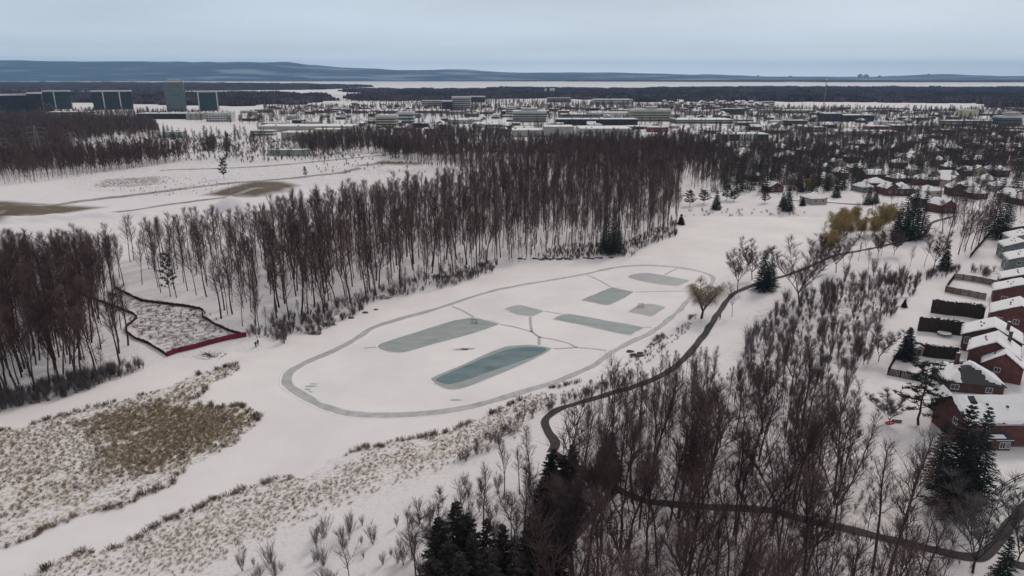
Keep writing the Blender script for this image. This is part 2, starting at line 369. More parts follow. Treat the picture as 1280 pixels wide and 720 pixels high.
def ground_mat():
    m = bpy.data.materials.new('snowy ground'); m.use_nodes = True; t = m.node_tree; b = t.nodes['Principled BSDF']; b.inputs['Roughness'].default_value = .85; b.inputs['Specular IOR Level'].default_value = .15
    tcn = t.nodes.new('ShaderNodeTexCoord')
    def noise(sc, det=5, rg=.6):
        n = t.nodes.new('ShaderNodeTexNoise'); n.inputs['Scale'].default_value = sc; n.inputs['Detail'].default_value = det; n.inputs['Roughness'].default_value = rg; t.links.new(tcn.outputs['Object'], n.inputs[0]); return n.outputs[0]
    def math_(op, a, b_, clamp=False):
        n = t.nodes.new('ShaderNodeMath'); n.operation = op; n.use_clamp = clamp
        for i, v in enumerate((a, b_)):
            if isinstance(v, (int, float)): n.inputs[i].default_value = v
            else: t.links.new(v, n.inputs[i])
        return n.outputs[0]
    def mix(f, a, b_):
        n = t.nodes.new('ShaderNodeMixRGB')
        for i, v in enumerate((f, a, b_)):
            if isinstance(v, tuple): n.inputs[i].default_value = (*v, 1)
            elif isinstance(v, (int, float)): n.inputs[i].default_value = v
            else: t.links.new(v, n.inputs[i])
        return n.outputs[0]
    def attr(nm):
        n = t.nodes.new('ShaderNodeAttribute'); n.attribute_name = nm; return n.outputs['Fac']
    big = noise(.012, 3); mid = noise(.15, 5); fine = noise(1.3, 6, .7); vf = noise(.55, 6, .75)
    c = mix(big, (.82, .785, .785), (.74, .705, .71))
    c = mix(math_('MULTIPLY', math_('SUBTRACT', mid, .5, True), .9, True), c, (.60, .57, .57))
    lf = math_('MULTIPLY', math_('ADD', math_('MULTIPLY', math_('SUBTRACT', vf, .60), 7, False), math_('MULTIPLY', attr('litter'), 1.15)), attr('litter'), True)
    lf = math_('MULTIPLY', lf, math_('ADD', math_('MULTIPLY', fine, 1.0), .3), True)
    c = mix(lf, c, (.13, .105, .10))
    rf = math_('ADD', math_('MULTIPLY', math_('SUBTRACT', fine, .58), 6), math_('MULTIPLY', attr('reed'), 1.5))
    rf = math_('MULTIPLY', rf, math_('MULTIPLY', attr('reed'), 1.6, True), True)
    c = mix(rf, c, mix(mid, (.24, .185, .12), (.36, .285, .19)))
    df = math_('MULTIPLY', math_('ADD', math_('MULTIPLY', math_('SUBTRACT', mid, .5), 2.5), 1.25, True), attr('dirt'), True)
    c = mix(df, c, mix(fine, (.10, .078, .055), (.20, .16, .115)))
    t.links.new(c, b.inputs['Base Color'])
    bp = t.nodes.new('ShaderNodeBump'); bp.inputs['Strength'].default_value = .5; bp.inputs['Distance'].default_value = .5
    t.links.new(math_('ADD', fine, mid), bp.inputs['Height']); t.links.new(bp.outputs[0], b.inputs['Normal'])
    return m
gme.materials.append(ground_mat())
struct(ob('ground', gme), 'snow covered ground stretching to the horizon', 'ground')
# ------------------------------------------------------------------ flat sheets on the ice
def sheet(name, P, z, mat, parent=None):
    from mathutils.geometry import tessellate_polygon
    pts = [Vector((p[0], p[1], 0)) for p in P]; tri = tessellate_polygon([pts])
    me = bpy.data.meshes.new(name); me.from_pydata([(p[0], p[1], z) for p in P], [], [tuple(t_) for t_ in tri]); me.materials.append(mat)
    me.update()
    if me.polygons and sum(p.normal.z for p in me.polygons) < 0: me.flip_normals()
    return ob(name, me, parent)
def ice_mat(name, c1, c2, sc, rough, stretch=(1, 1, 1), rotz=0, white=0.0):
    m = bpy.data.materials.new(name); m.use_nodes = True; t = m.node_tree; b = t.nodes['Principled BSDF']; b.inputs['Roughness'].default_value = rough; b.inputs['Specular IOR Level'].default_value = .35
    tcn = t.nodes.new('ShaderNodeTexCoord'); mpn = t.nodes.new('ShaderNodeMapping'); mpn.inputs['Rotation'].default_value = (0, 0, rotz); mpn.inputs['Scale'].default_value = stretch
    t.links.new(tcn.outputs['Object'], mpn.inputs[0]); n = t.nodes.new('ShaderNodeTexNoise'); n.inputs['Scale'].default_value = sc; n.inputs['Detail'].default_value = 7; n.inputs['Roughness'].default_value = .65
    t.links.new(mpn.outputs[0], n.inputs[0]); rp = t.nodes.new('ShaderNodeValToRGB'); t.links.new(n.outputs[0], rp.inputs[0])
    rp.color_ramp.elements[0].position = .33; rp.color_ramp.elements[0].color = (*c1, 1); rp.color_ramp.elements[1].position = .68; rp.color_ramp.elements[1].color = (*c2, 1)
    t.links.new(rp.outputs[0], b.inputs['Base Color']); return m
m_pond = ice_mat('snow on pond ice', (.72, .68, .68), (.84, .80, .795), .04, .8)
t = m_pond.node_tree; bpn = t.nodes.new('ShaderNodeBump'); bpn.inputs['Strength'].default_value = .5; n2 = t.nodes.new('ShaderNodeTexNoise'); n2.inputs['Scale'].default_value = .5; n2.inputs['Detail'].default_value = 6
t.links.new(t.nodes['Texture Coordinate'].outputs['Object'], n2.inputs[0]); t.links.new(n2.outputs[0], bpn.inputs['Height']); t.links.new(bpn.outputs[0], t.nodes['Principled BSDF'].inputs['Normal'])
pb = np.array([[-260, 60], [-260, 260], [-40, 420], [140, 500], [290, 420], [260, 250], [60, 80]])
struct(sheet('pond_ice', pb, 0.0, m_pond), 'frozen pond under smooth wind packed snow', 'pond')
# keep the sheet hidden outside the pond: terrain there stands above it
m_track = ice_mat('scraped skating track ice', (.34, .335, .335), (.53, .515, .51), .35, .5)
m_rink = ice_mat('grey green rink ice', (.26, .295, .28), (.38, .405, .385), .16, .35, (1, 3, 1), R(-35))
m_rink2 = ice_mat('pale rink ice', (.36, .37, .365), (.45, .45, .44), .2, .4)
m_wet = ice_mat('dark wet ice', (.07, .12, .13), (.18, .25, .255), .12, .18, (1, 3, 1), R(-40))
def ribbon(name, P, w, mat, zoff=None, z=None, n=8, closed=False, cols=2, wob=.12, smooth=True):
    C = catmull(P, n, closed) if smooth else np.asarray(P); m_ = len(C); V = []; Fc = []
    for i in range(m_):
        a = C[(i - 1) % m_] if (closed or i > 0) else C[0]; b = C[(i + 1) % m_] if (closed or i < m_ - 1) else C[-1]
        d = (b - a); d /= (np.linalg.norm(d) + 1e-9); nn = np.array([-d[1], d[0]])
        ww = w[min(int(i / m_ * len(w)), len(w) - 1)] if hasattr(w, '__len__') else w
        for k in range(cols + 1):
            s = (k / cols - .5) * ww
            if k in (0, cols): s *= 1 + wob * (vnoise(C[i][0], C[i][1], 4.5, 30 + k) - .5) * 2
            p = C[i] + nn * s; V.append((p[0], p[1], (gz(*p) + zoff) if z is None else z))
    c1 = cols + 1
    for i in range(m_ if closed else m_ - 1):
        for k in range(cols):
            a = i * c1 + k; b = ((i + 1) % m_) * c1 + k; Fc.append((a + 1, a, b, b + 1))
    me = bpy.data.meshes.new(name); me.from_pydata(V, [], Fc); me.materials.append(mat); me.update()
    if sum(p.normal.z for p in me.polygons) < 0: me.flip_normals()
    return ob(name, me)
LOOP = [(358.5, 472), (366, 462), (392, 449), (420, 437), (445, 424), (464, 411), (495, 400), (532, 390), (560, 381), (600, 368), (640, 358.5), (690, 350), (732, 342.5), (760, 336), (790, 332.3), (825, 332.3), (855, 335.5), (880, 341),
        (891, 347), (889, 356), (874, 366), (862, 374), (848, 389), (830, 404), (815, 415), (775, 435), (740, 457), (702, 475), (665, 486), (640, 494), (590, 508), (545, 515.5), (495, 519), (445, 518), (420, 513), (395, 503.5), (372, 490), (360, 482)]
tag(struct(ribbon('skating_track', W2(LOOP), [2.5, 2.3, 1.9, 1.7, 1.6, 1.6, 2.0, 2.4, 2.6, 2.6], m_track, z=.012, closed=True, n=10, wob=.45)), 'grey scraped ice loop circling the snow covered pond', 'skating track')
m_bank = M('ploughed snow', (.78, .77, .775), .85, vary=.05, scale=1.5, bump=.3)
def snowbank(name, P, h=.16, w=.7, closed=True, lab=None):
    C = catmull(P, 3, closed); C = np.asarray(C); V = []; Fc = []; m_ = len(C)
    for i in range(m_):
        a = C[(i - 1) % m_]; b = C[(i + 1) % m_]
        if not closed and i == 0: a = C[0]
        if not closed and i == m_ - 1: b = C[-1]
        d = b - a; d /= np.linalg.norm(d) + 1e-9; nn = np.array([-d[1], d[0]]); hh = h * (.4 + 1.0 * float(vnoise(C[i][0], C[i][1], 1.7, 5)))
        for s, zz in ((-.5, -.02), (-.2, hh * .8), (.15, hh), (.5, -.02)):
            p = C[i] + nn * s * w; V.append((p[0], p[1], zz))
    for i in range(m_ if closed else m_ - 1):
        for k in range(3): a = i * 4 + k; b = ((i + 1) % m_) * 4 + k; Fc.append((a, a + 1, b + 1, b))
    me = bpy.data.meshes.new(name); me.from_pydata(V, [], Fc); me.materials.append(m_bank); me.update()
    return struct(ob(name, me), lab, 'snow bank')
def offset_loop(P, d):
    C = np.asarray(P); o_ = []
    for i in range(len(C)):
        t_ = C[(i + 1) % len(C)] - C[i - 1]; t_ /= np.linalg.norm(t_); o_.append(C[i] + np.array([-t_[1], t_[0]]) * d)
    return np.array(o_)
snowbank('snow_bank', offset_loop(W2(LOOP), 1.55), .10, .8, lab='low ploughed snow ridge along the outside of the skating track')
snowbank('snow_bank', offset_loop(W2(LOOP), -1.55), .10, .8, lab='low ploughed snow ridge along the inside of the skating track')
LINKS = [([(560, 381), (573, 386), (583, 391), (592, 396.5)], 'first'), ([(622, 405), (640, 408), (655, 412), (665, 415), (674, 421), (690, 424), (710, 429), (721, 434), (742, 436), (764, 439)], 'b'),
         ([(663, 395), (663, 404), (665, 415)], ''), ([(680, 389), (693, 391), (706, 393)], ''), ([(802, 409), (812, 409), (822, 409.5)], ''), ([(732, 343), (747, 349.5), (757, 355), (765, 359.5)], ''),
         ([(792, 365), (815, 364.5), (840, 364), (858, 364)], ''), ([(831, 343.5), (839, 339), (848, 335.5)], ''), ([(674, 421), (674, 431)], ''), ([(688, 436), (705, 435.5), (721, 434)], ''), ([(455, 435), (471, 434)], '')]
link_lab = ['between the track and the long upper left rink', 'winding from the upper left rink past the dark wet rink to the track', 'running down from the small grey diamond rink', 'joining the grey diamond rink to the long pale rink',
            'at the right end of the long pale rink', 'from the far side of the track to the green grey rink', 'from the green grey rink toward the willow', 'at the far end beside the rounded rink', 'spur above the dark wet rink', 'from the dark wet rink to the right', 'stub at the left tip of the upper left rink']
for (P, _), lb in zip(LINKS, link_lab):
    tag(struct(ribbon('ice_lane', W2(P), .85, m_track, z=.008, n=4)), 'narrow scraped ice lane ' + lb, 'ice lane')
RINKS = [('long grey green rink with a hockey net, upper left inside the track', m_rink, [(471, 434), (476, 429), (520, 415), (565, 401), (590, 397), (606, 400), (625, 405), (585, 419), (540, 431), (507, 440.5), (490, 440.5), (480, 438.5)]),
         ('dark wet rink nearest the camera, ringed by paler ice', m_rink, [(538, 473), (575, 457), (610, 441), (633, 433), (660, 431), (688, 434.5), (687, 439), (660, 453), (625, 468), (590, 482), (572, 487), (558, 486.5), (545, 481)]),
         ('small pale grey diamond rink in the middle of the track', m_rink2, [(630, 386), (642, 382), (652, 381.5), (680, 389), (665, 395.5), (645, 393)]),
         ('green grey four sided rink behind the long pale rink', m_rink, [(726, 375), (745, 367), (765, 359), (792, 365), (778, 374), (760, 381.5), (742, 378.5)]),
         ('farthest pale rink with one rounded end', m_rink2, [(784, 346), (790, 343), (805, 341), (822, 343), (862, 350.5), (856, 354), (845, 357.5), (815, 354), (795, 350)]),
         ('small grey square rink with a hockey net, near the willow', m_rink2, [(785, 389.5), (800, 380), (815, 380), (832, 384), (824, 390), (815, 395.5), (800, 393)]),
         ('long pale grey rink slanting right of centre', m_rink, [(691, 399), (700, 394), (713, 392.5), (760, 401), (805, 409.5), (795, 415), (787, 419), (760, 414), (725, 406)])]
for lb, m_, P in RINKS:
    Wp = W2(P)
    tag(struct(sheet('rink_ice', Wp, .02, m_)), lb, 'rink')
    snowbank('snow_bank', catmull(W2(P), 2, True), .13, .55, lab='thin ploughed snow rim around the ' + lb.split(',')[0])
wet = catmull(W2([(546, 473), (580, 458), (615, 443.5), (640, 435.5), (662, 433.5), (684, 436), (670, 445), (640, 455), (600, 469), (577, 477), (560, 480), (550, 478)]), 3, True)
tag(struct(sheet('wet_ice', wet, .026, m_wet)), 'dark teal wet patch in the middle of the nearest rink', 'wet ice')
for i, (x, y, r) in enumerate(((380, 487, 1.1), (388, 483, 1.0), (392, 480, .7), (385, 490, .9), (462, 535, .0), (470, 549, 0), (576, 437, 1.5), (584, 436, 1.4), (468, 517, .5), (570, 500, 1.0))):
    if r:
        c = np.array(flat(x, y)); a = [c + np.array([math.cos(k / 9 * 6.283) * r * (1.5 + .3 * math.sin(k * 2 + i)), math.sin(k / 9 * 6.283) * r * .55]) for k in range(9)]
        tag(struct(sheet('scraped_patch', np.array(a), .005, m_rink2)), ['grey scuffed patch just inside the near left bend of the track', 'grey scuffed streak between the two long rinks', 'tiny scuffed mark beside the near edge of the track', 'scuffed streak below the dark wet rink'][0 if i < 4 else 1 if i < 8 and i > 5 else 2 if i == 8 else 3], 'ice patch', group='scuffed marks on the pond snow')
# river and far water
m_river = M('river snow', (.80, .78, .78), .85, vary=.03, scale=.001)
riv = W2([(-500, 101.2), (150, 101.6), (320, 102.5), (640, 103.2), (1000, 104.2), (1800, 105), (1800, 110.5), (960, 110.5), (800, 111), (640, 112), (600, 114), (480, 118), (400, 120.5), (200, 117), (-500, 116)])
riv = np.minimum(np.maximum(riv, [-15900, 0]), [15900, 19400])
struct(sheet('river_ice', riv, 2.4, m_river), 'wide frozen river under snow below the far hills', 'river')
# paths
m_path = ice_mat('wet dark path', (.024, .020, .021), (.058, .050, .052), .9, .8)
m_path.node_tree.nodes['Color Ramp'].color_ramp.elements.new(.74).color = (.30, .29, .29, 1)
m_road = ice_mat('slushy road', (.20, .185, .18), (.42, .40, .39), .12, .8)
PATHS = [([(690, 566), (694, 555), (685, 540), (681, 528), (687, 519), (702, 510), (740, 499), (780, 487), (815, 475), (840, 461), (860, 444), (875, 425), (890, 404), (903, 384), (915, 369), (935, 359), (955, 352), (975, 347), (997, 339), (1022, 329),
             (1042, 320), (1072, 314), (1110, 306), (1145, 298), (1158, 290), (1163, 280), (1175, 275), (1195, 270)], 1.9, 'dark cleared path curving along the right shore of the pond'),
         ([(690, 566), (705, 577), (722, 587), (745, 598), (770, 611), (795, 622), (820, 629), (880, 634), (915, 635), (960, 638), (992, 646), (1035, 656), (1077, 666), (1122, 677), (1172, 689), (1210, 697), (1232, 694), (1255, 666), (1270, 646), (1290, 625)], 1.9, 'dark path crossing the bare wood in the foreground'),
         ([(770, 611), (752, 630), (735, 650), (715, 675), (690, 710), (660, 760)], 1.9, 'side path leading down through the near trees'),
         ([(985, 250.5), (1010, 252), (1045, 254), (1082, 256)], 2.5, 'thin path past the far end of the pond'),
         ([(1155, 264), (1180, 265), (1215, 267)], 2.2, 'short path piece below the far houses'),
         ([(1262, 704), (1280, 708), (1320, 715)], 2.0, 'narrow path stub at the lower right corner')]
for P, w, lb in PATHS:
    tag(struct(ribbon('path', np.array([G(x, y)[:2] for x, y in P]), w, m_path, zoff=.07, n=10, cols=4, wob=.3)), lb, 'path')
ROADS = [([(-80, 262), (0, 258), (60, 257), (110, 250), (180, 243), (250, 234), (330, 226), (450, 214)], 7, 'slushy track along the far side of the earthworks'),
         ([(130, 268), (200, 258), (260, 250), (330, 240)], 4, 'second rutted track below the spoil heap'),
         ([(200, 213), (330, 208), (450, 197), (520, 190)], 5, 'thin track across the far scrub land'),
         ([(330, 178), (420, 174), (560, 181), (700, 176), (900, 178)], 10, 'street behind the wood'),
         ([(640, 157), (760, 156), (900, 157), (1040, 160), (1180, 157), (1300, 157)], 12, 'wide street through the business park'),
         ]
for P, w, lb in ROADS:
    if lb: tag(struct(ribbon('road', W2(P, 1.2), w, m_road, zoff=.12, n=12, cols=3, wob=.3)), lb, 'road')
# ------------------------------------------------------------------ trees
def bare_segs(seed, H, t0=.38, spread=.20, nl=13, n2=6, n3=9, tw=.9, forks=1, r0=None, upright=.6, droop=0.0, twr=.028):
    rg = random.Random(seed); trunk = []; limb = []; twig = []
    r0 = r0 or H * .0095
    def curve(p, d, L, n, ra, rb, store, up=.15, wob=.12):
        pts = [p]; d = d.normalized(); P = p.copy()
        for i in range(n):
            d = (d + Vector((rg.gauss(0, wob), rg.gauss(0, wob), rg.gauss(0, wob * .6) + up * (1 - d.z * .6)))).normalized()
            Q_ = P + d * L / n; a = ra + (rb - ra) * i / n; b = ra + (rb - ra) * (i + 1) / n
            store.append((*P, *Q_, a, b)); P = Q_; pts.append(P.copy())
        return pts, d
    leads = []
    if forks == 1:
        lean = Vector((rg.gauss(0, .025), rg.gauss(0, .025), 1))
        pts, _ = curve(Vector((0, 0, -.3)), lean, H * .95, 11, r0, r0 * .22, trunk, up=.05, wob=.04); leads.append((pts, 1.0, t0))
    else:
        hf = H * t0; pts, _ = curve(Vector((0, 0, -.3)), Vector((rg.gauss(0, .05), rg.gauss(0, .05), 1)), hf, 4, r0, r0 * .8, trunk, up=.05, wob=.04)
        for k in range(forks):
            a = k * 6.283 / forks + rg.uniform(-.4, .4); sp = rg.uniform(.35, .75) * (spread * 3.2)
            pp, _ = curve(pts[-1], Vector((math.cos(a) * sp, math.sin(a) * sp, 1)), (H - hf) * rg.uniform(.85, 1.05), 8, r0 * .6, r0 * .08, trunk, up=.10, wob=.08); leads.append((pp, .55, .12))
    for pts, f, tt in leads:
        m = len(pts) - 1; cnt = max(4, int(nl * f)); base_z = pts[0].z; HL = (pts[-1] - pts[0]).length
        for i in range(cnt):
            t = tt + (1 - tt) * (i + rg.random() * .7) / cnt; t = min(t, .985); k = t * m; j = int(k); P = pts[j].lerp(pts[min(j + 1, m)], k - j)
            a = i * 2.4 + rg.uniform(-.5, .5); inc = R(rg.uniform(24, 52)) * (1 - .3 * t) * (1.35 - upright * .4)
            L = H * spread * (1.15 - .75 * (t - tt) / (1 - tt)) * rg.uniform(.6, 1.25) * (1 if f == 1 else .75)
            d = Vector((math.cos(a) * math.sin(inc), math.sin(a) * math.sin(inc), math.cos(inc)))
            lp, ld_ = curve(P, d, L, 5, r0 * .36 * (1.15 - t * .7), twr * 1.6, limb, up=.13 * upright - droop * .1, wob=.13)
            for q_ in range(n2):
                s = .12 + .88 * (q_ + rg.random()) / n2; kk = min(s, .99) * 5; jj = int(kk); PP = lp[jj].lerp(lp[min(jj + 1, 5)], kk - jj)
                dd = (((lp[min(jj + 1, 5)] - lp[jj]).normalized()) * .9 + Vector((rg.gauss(0, .42), rg.gauss(0, .42), rg.uniform(-.05, .4) * upright - droop * .3))).normalized()
                L2 = L * rg.uniform(.32, .6) * (1.25 - .55 * s)
                sp2, sd2 = curve(PP, dd, L2, 3, twr * 1.5, twr * .8, limb, up=.08 - droop * .25, wob=.16)
                for w_ in range(n3):
                    u = rg.random() ** .7; kk = u * 2.999; jj = min(int(kk), 2); T = sp2[jj].lerp(sp2[jj + 1], kk - jj)
                    td = (sd2 * .8 + Vector((rg.gauss(0, .36), rg.gauss(0, .36), rg.uniform(-.1, .35) * (1 if not droop else 0)))).normalized()
                    if droop: td = (td * .35 + Vector((0, 0, -droop))).normalized()
                    L3 = tw * rg.uniform(.5, 1.3)
                    if droop:
                        Pm = T + (td + Vector((rg.gauss(0, .4), rg.gauss(0, .4), .7))).normalized() * L3 * .35; Pe = Pm + (td + Vector((0, 0, -.8))).normalized() * L3 * 1.3
                        twig.append((*T, *Pm, twr, twr * .8)); twig.append((*Pm, *Pe, twr * .8, twr * .3))
                    else:
                        Pe = T + td * L3; twig.append((*T, *Pe, twr, twr * .3))
    return trunk, limb, twig
def bare_pair(nm, seed, H, bark='bark', tm='twig', **k):
    a, b, c = bare_segs(seed, H, **k)
    return seg_mesh('trunk', a, MT[bark], 6), joined('crown', [(b, MT[bark], 4, False), (c, MT[tm], 3, False)])
def bare_join(seed, H, bark='bark', tm='twig', **k):
    a, b, c = bare_segs(seed, H, **k)
    return joined('bare_tree', [(a, MT[bark], 5, False), (b, MT[bark], 3, False), (c, MT[tm], 3, False)])
def spruce_segs(seed, H, Rr, nw=24, nb=9, ns=9, fat=.16, gap=0.0):
    rg = random.Random(seed); tr = [(0, 0, -.3, rg.gauss(0, .1), rg.gauss(0, .1), H * .97, H * .014, .03)]; fo = []
    z = H * .06
    for w_ in range(nw):
        t = (w_ + .3) / nw; z = H * (.05 + .93 * t); rad = Rr * (1 - t) ** .85 * rg.uniform(.85, 1.1) + .12
        nbb = max(4, int(nb * (1 - .45 * t)))
        for b in range(nbb):
            if rg.random() < gap: continue
            a = b * 6.283 / nbb + w_ * .7 + rg.uniform(-.2, .2); L = rad * rg.uniform(.72, 1.15); ux, uy = math.cos(a), math.sin(a)
            drop = -.30 if t < .75 else .25
            P = Vector((0, 0, z)); prev = P
            for s in range(3):
                f = (s + 1) / 3; Q_ = Vector((ux * L * f, uy * L * f, z + L * (drop * f + .14 * f * f))); fo.append((*prev, *Q_, .10 * (1 - f * .4), .05)); prev = Q_
            for s in range(ns):
                f = .18 + .82 * (s + rg.random()) / ns; side = 1 if s % 2 else -1
                C = Vector((ux * L * f, uy * L * f, z + L * (drop * f + .14 * f * f)))
                ln = L * .34 * (1.15 - .6 * f) + .2; dv = Vector((ux * .75 - uy * side * .8, uy * .75 + ux * side * .8, rg.uniform(-.35, .05))).normalized()
                E = C + dv * ln; fo.append((*C, *E, fat * (.6 + .08 * L), .02))
    return tr, fo
def spruce_pair(seed, H, Rr, mat='needle', **k):
    a, b = spruce_segs(seed, H, Rr, **k); return seg_mesh('trunk', a, MT['bark'], 6), seg_mesh('crown', b, MT[mat], 3, True)
def pine_pair(seed, H, Rr, mat='needle_pine'):
    rg = random.Random(seed); tr = []; fo = []; P = Vector((0, 0, -.3)); pts = [P]
    for i in range(8):
        Q_ = P + Vector((rg.gauss(0, .12), rg.gauss(0, .12), H / 8.2)); tr.append((*P, *Q_, H * .016 * (1 - i / 9), H * .016 * (1 - (i + 1) / 9))); P = Q_; pts.append(P)
    for i in range(30):
        t = .22 + .77 * (i / 30); k = t * 8; j = min(int(k), 7); B = pts[j].lerp(pts[j + 1], k - j); a = i * 2.4 + rg.uniform(-.3, .3)
        L = Rr * (1.1 - .75 * t) * rg.uniform(.6, 1.2) + .4; up = rg.uniform(.05, .45)
        E = B + Vector((math.cos(a) * L, math.sin(a) * L, L * up)); tr.append((*B, *E, .07, .03))
        for c in range(7):
            f = .35 + .65 * rg.random(); C = B.lerp(E, f) + Vector((rg.gauss(0, .3), rg.gauss(0, .3), rg.uniform(0, .35)))
            for s in range(16):
                d = Vector((rg.gauss(0, 1), rg.gauss(0, 1), rg.gauss(.25, .5))).normalized() * rg.uniform(.35, .75); fo.append((*C, *(C + d), .075, .015))
    return seg_mesh('trunk', tr, MT['bark'], 5), seg_mesh('crown', fo, MT[mat], 3, True)
rnd = random.Random(11)
# variants
FOREST = []   # (H, trunk, crown)
for i, H in enumerate((21, 24, 22.5, 25, 19.5, 23, 17, 26)):
    FOREST.append((H, *bare_pair('f', 100 + i, H, t0=(.42, .36, .46, .40, .34, .45, .35, .42)[i], spread=(.21, .25, .22, .26, .24, .2, .25, .23)[i], nl=17, n2=8, n3=6, tw=1.5, upright=.95, twr=.018, r0=H * .0125)))
OPEN_ = []    # open grown, forked vase crowns
for i, H in enumerate((13, 11, 15, 9)):
    OPEN_.append((H, *bare_pair('o', 200 + i, H, t0=.22, spread=.27, nl=26, n2=9, n3=7, tw=1.0, forks=(4, 3, 5, 4)[i], upright=.7, twr=.013)))
FORE = []     # foreground mixed wood, looser crowns
for i, H in enumerate((20, 17, 22, 15, 18.5, 13)):
    FORE.append((H, *bare_pair('g', 300 + i, H, t0=(.42, .36, .46, .3, .40, .3)[i], spread=(.25, .26, .24, .28, .25, .28)[i], nl=20, n2=8, n3=6, tw=1.25, upright=.9, twr=.012, forks=(1, 1, 1, 2, 1, 2)[i], r0=H * .0115)))
POLE = []     # slim saplings
for i, H in enumerate((14, 11, 9, 7)):
    POLE.append((H, *bare_pair('p', 400 + i, H, t0=.3, spread=.22, nl=14, n2=6, n3=4, tw=1.0, r0=.085, upright=1.0, twr=.012)))
GREY = []
for i, H in enumerate((9, 11, 7)):
    GREY.append((H, *bare_pair('q', 500 + i, H, 'bark', 'twig_grey', t0=.15, spread=.26, nl=24, n2=9, n3=7, forks=4, twr=.012)))
GOLD = [(11, *bare_pair('w', 600, 11, 'bark', 'twig_gold', t0=.16, spread=.28, nl=30, n2=8, n3=9, forks=6, upright=.7, droop=.2, tw=1.2, twr=.014)), (9, *bare_pair('w', 601, 9, 'bark', 'twig_gold', t0=.16, spread=.30, nl=30, n2=8, n3=9, forks=5, upright=.7, droop=.2, tw=1.1, twr=.014))]
WILLOW = (12, *bare_pair('w', 610, 12, 'bark', 'twig_tan', t0=.2, spread=.28, nl=26, n2=8, n3=6, forks=6, upright=.75, droop=.4, tw=1.3, r0=.28, twr=.011))
SPR = [(H, *spruce_pair(700 + i, H, r_, m_)) for i, (H, r_, m_) in enumerate(((16, 3.3, 'needle'), (12, 2.7, 'needle'), (20, 4.0, 'needle'), (8, 2.2, 'needle'), (10, 2.8, 'needle_blue')))]
SPRB = [(H, *spruce_pair(750 + i, H, r_, 'needle_brown', gap=.12)) for i, (H, r_) in enumerate(((16, 3.4), (12, 2.9), (14, 2.6)))]
PIN = [(H, *pine_pair(800 + i, H, r_)) for i, (H, r_) in enumerate(((14, 4.2), (10, 3.6)))]
def mk_shrub(seed, H, n, mat, r=.02, spread=.5, sub=5):
    rg = random.Random(seed); sg = []
    for i in range(n):
        a = rg.uniform(0, 6.283); s = rg.random() * spread; p = Vector((math.cos(a) * s * .3, math.sin(a) * s * .3, -.05)); d = Vector((math.cos(a) * s, math.sin(a) * s, 1)).normalized(); L = H * rg.uniform(.6, 1.05)
        m_ = p + d * L * .5; e_ = m_ + (d + Vector((rg.gauss(0, .15), rg.gauss(0, .15), .1))).normalized() * L * .5
        sg.append((*p, *m_, r, r * .8)); sg.append((*m_, *e_, r * .8, r * .3))
        for k in range(sub):
            f = rg.uniform(.25, .95); q_ = p.lerp(e_, f); dd = (d + Vector((rg.gauss(0, .5), rg.gauss(0, .5), rg.gauss(.1, .2)))).normalized(); sg.append((*q_, *(q_ + dd * H * rg.uniform(.15, .35)), r * .7, r * .2))
    return seg_mesh('shrub', sg, mat, 3)
SHR = [mk_shrub(900, 2.6, 20, MT['twig'], .014, .42, 10), mk_shrub(901, 1.8, 22, MT['twig_grey'], .013, .6, 8), mk_shrub(902, 3.6, 15, MT['twig'], .017, .3, 16), mk_shrub(903, 1.4, 22, MT['twig'], .012, .75, 7), mk_shrub(904, 2.6, 22, MT['twig_grey'], .014, .4, 10), mk_shrub(905, 5.5, 6, MT['twig'], .032, .22, 34), mk_shrub(906, 5.0, 9, MT['twig_grey'], .026, .3, 26)]
# far versions: few heavier twigs
FARB = [bare_join(1000 + i, H, t0=.14, spread=.25, nl=12, n2=5, n3=4, tw=2.2, twr=.06, upright=.9) for i, H in enumerate((17, 15, 19))]
FARB_H = (17, 15, 19)
MIDB = [bare_join(1050 + i, H, t0=.38, spread=.16, nl=12, n2=5, n3=6, tw=1.5, twr=.05, upright=1.1) for i, H in enumerate((21, 23, 19))]
MIDB_H = (21, 23, 19)
def spr_join(seed, H, Rr, mat, **k):
    a, b = spruce_segs(seed, H, Rr, **k); return joined('evergreen_tree', [(a, MT['bark'], 5, False), (b, MT[mat], 3, True)])
FARC = [spr_join(1100, 14, 3.2, 'needle', nw=13, nb=7, ns=4, fat=.32), spr_join(1101, 11, 2.8, 'needle_pine', nw=11, nb=7, ns=4, fat=.34), spr_join(1102, 17, 3.4, 'needle', nw=14, nb=7, ns=4, fat=.32)]
FARC_H = (14, 11, 17)
# patch of far woodland: many rough crowns standing together
def patch(seed, S_, H, n):
    rg = random.Random(seed); sg = []
    for i in range(n):
        x = rg.uniform(-S_, S_) / 2; y = rg.uniform(-S_, S_) / 2; h = H * rg.uniform(.7, 1.15); w_ = rg.uniform(2.2, 4.2)
        sg.append((x, y, 0, x, y, h * .6, w_ * .7, w_)); sg.append((x, y, h * .6, x + rg.gauss(0, .4), y, h, w_, w_ * .25))
    V_, fs = seg_arrays(sg, 5); V_ = V_ + np.random.RandomState(seed).normal(0, .45, V_.shape)
    return np_mesh('woodland_patch', V_, fs, [MT['far_wood']])
PATCH = [patch(1200 + i, 60, 13, 90) for i in range(3)]
BIGPATCH = [patch(1210 + i, 170, 15, 300) for i in range(2)]
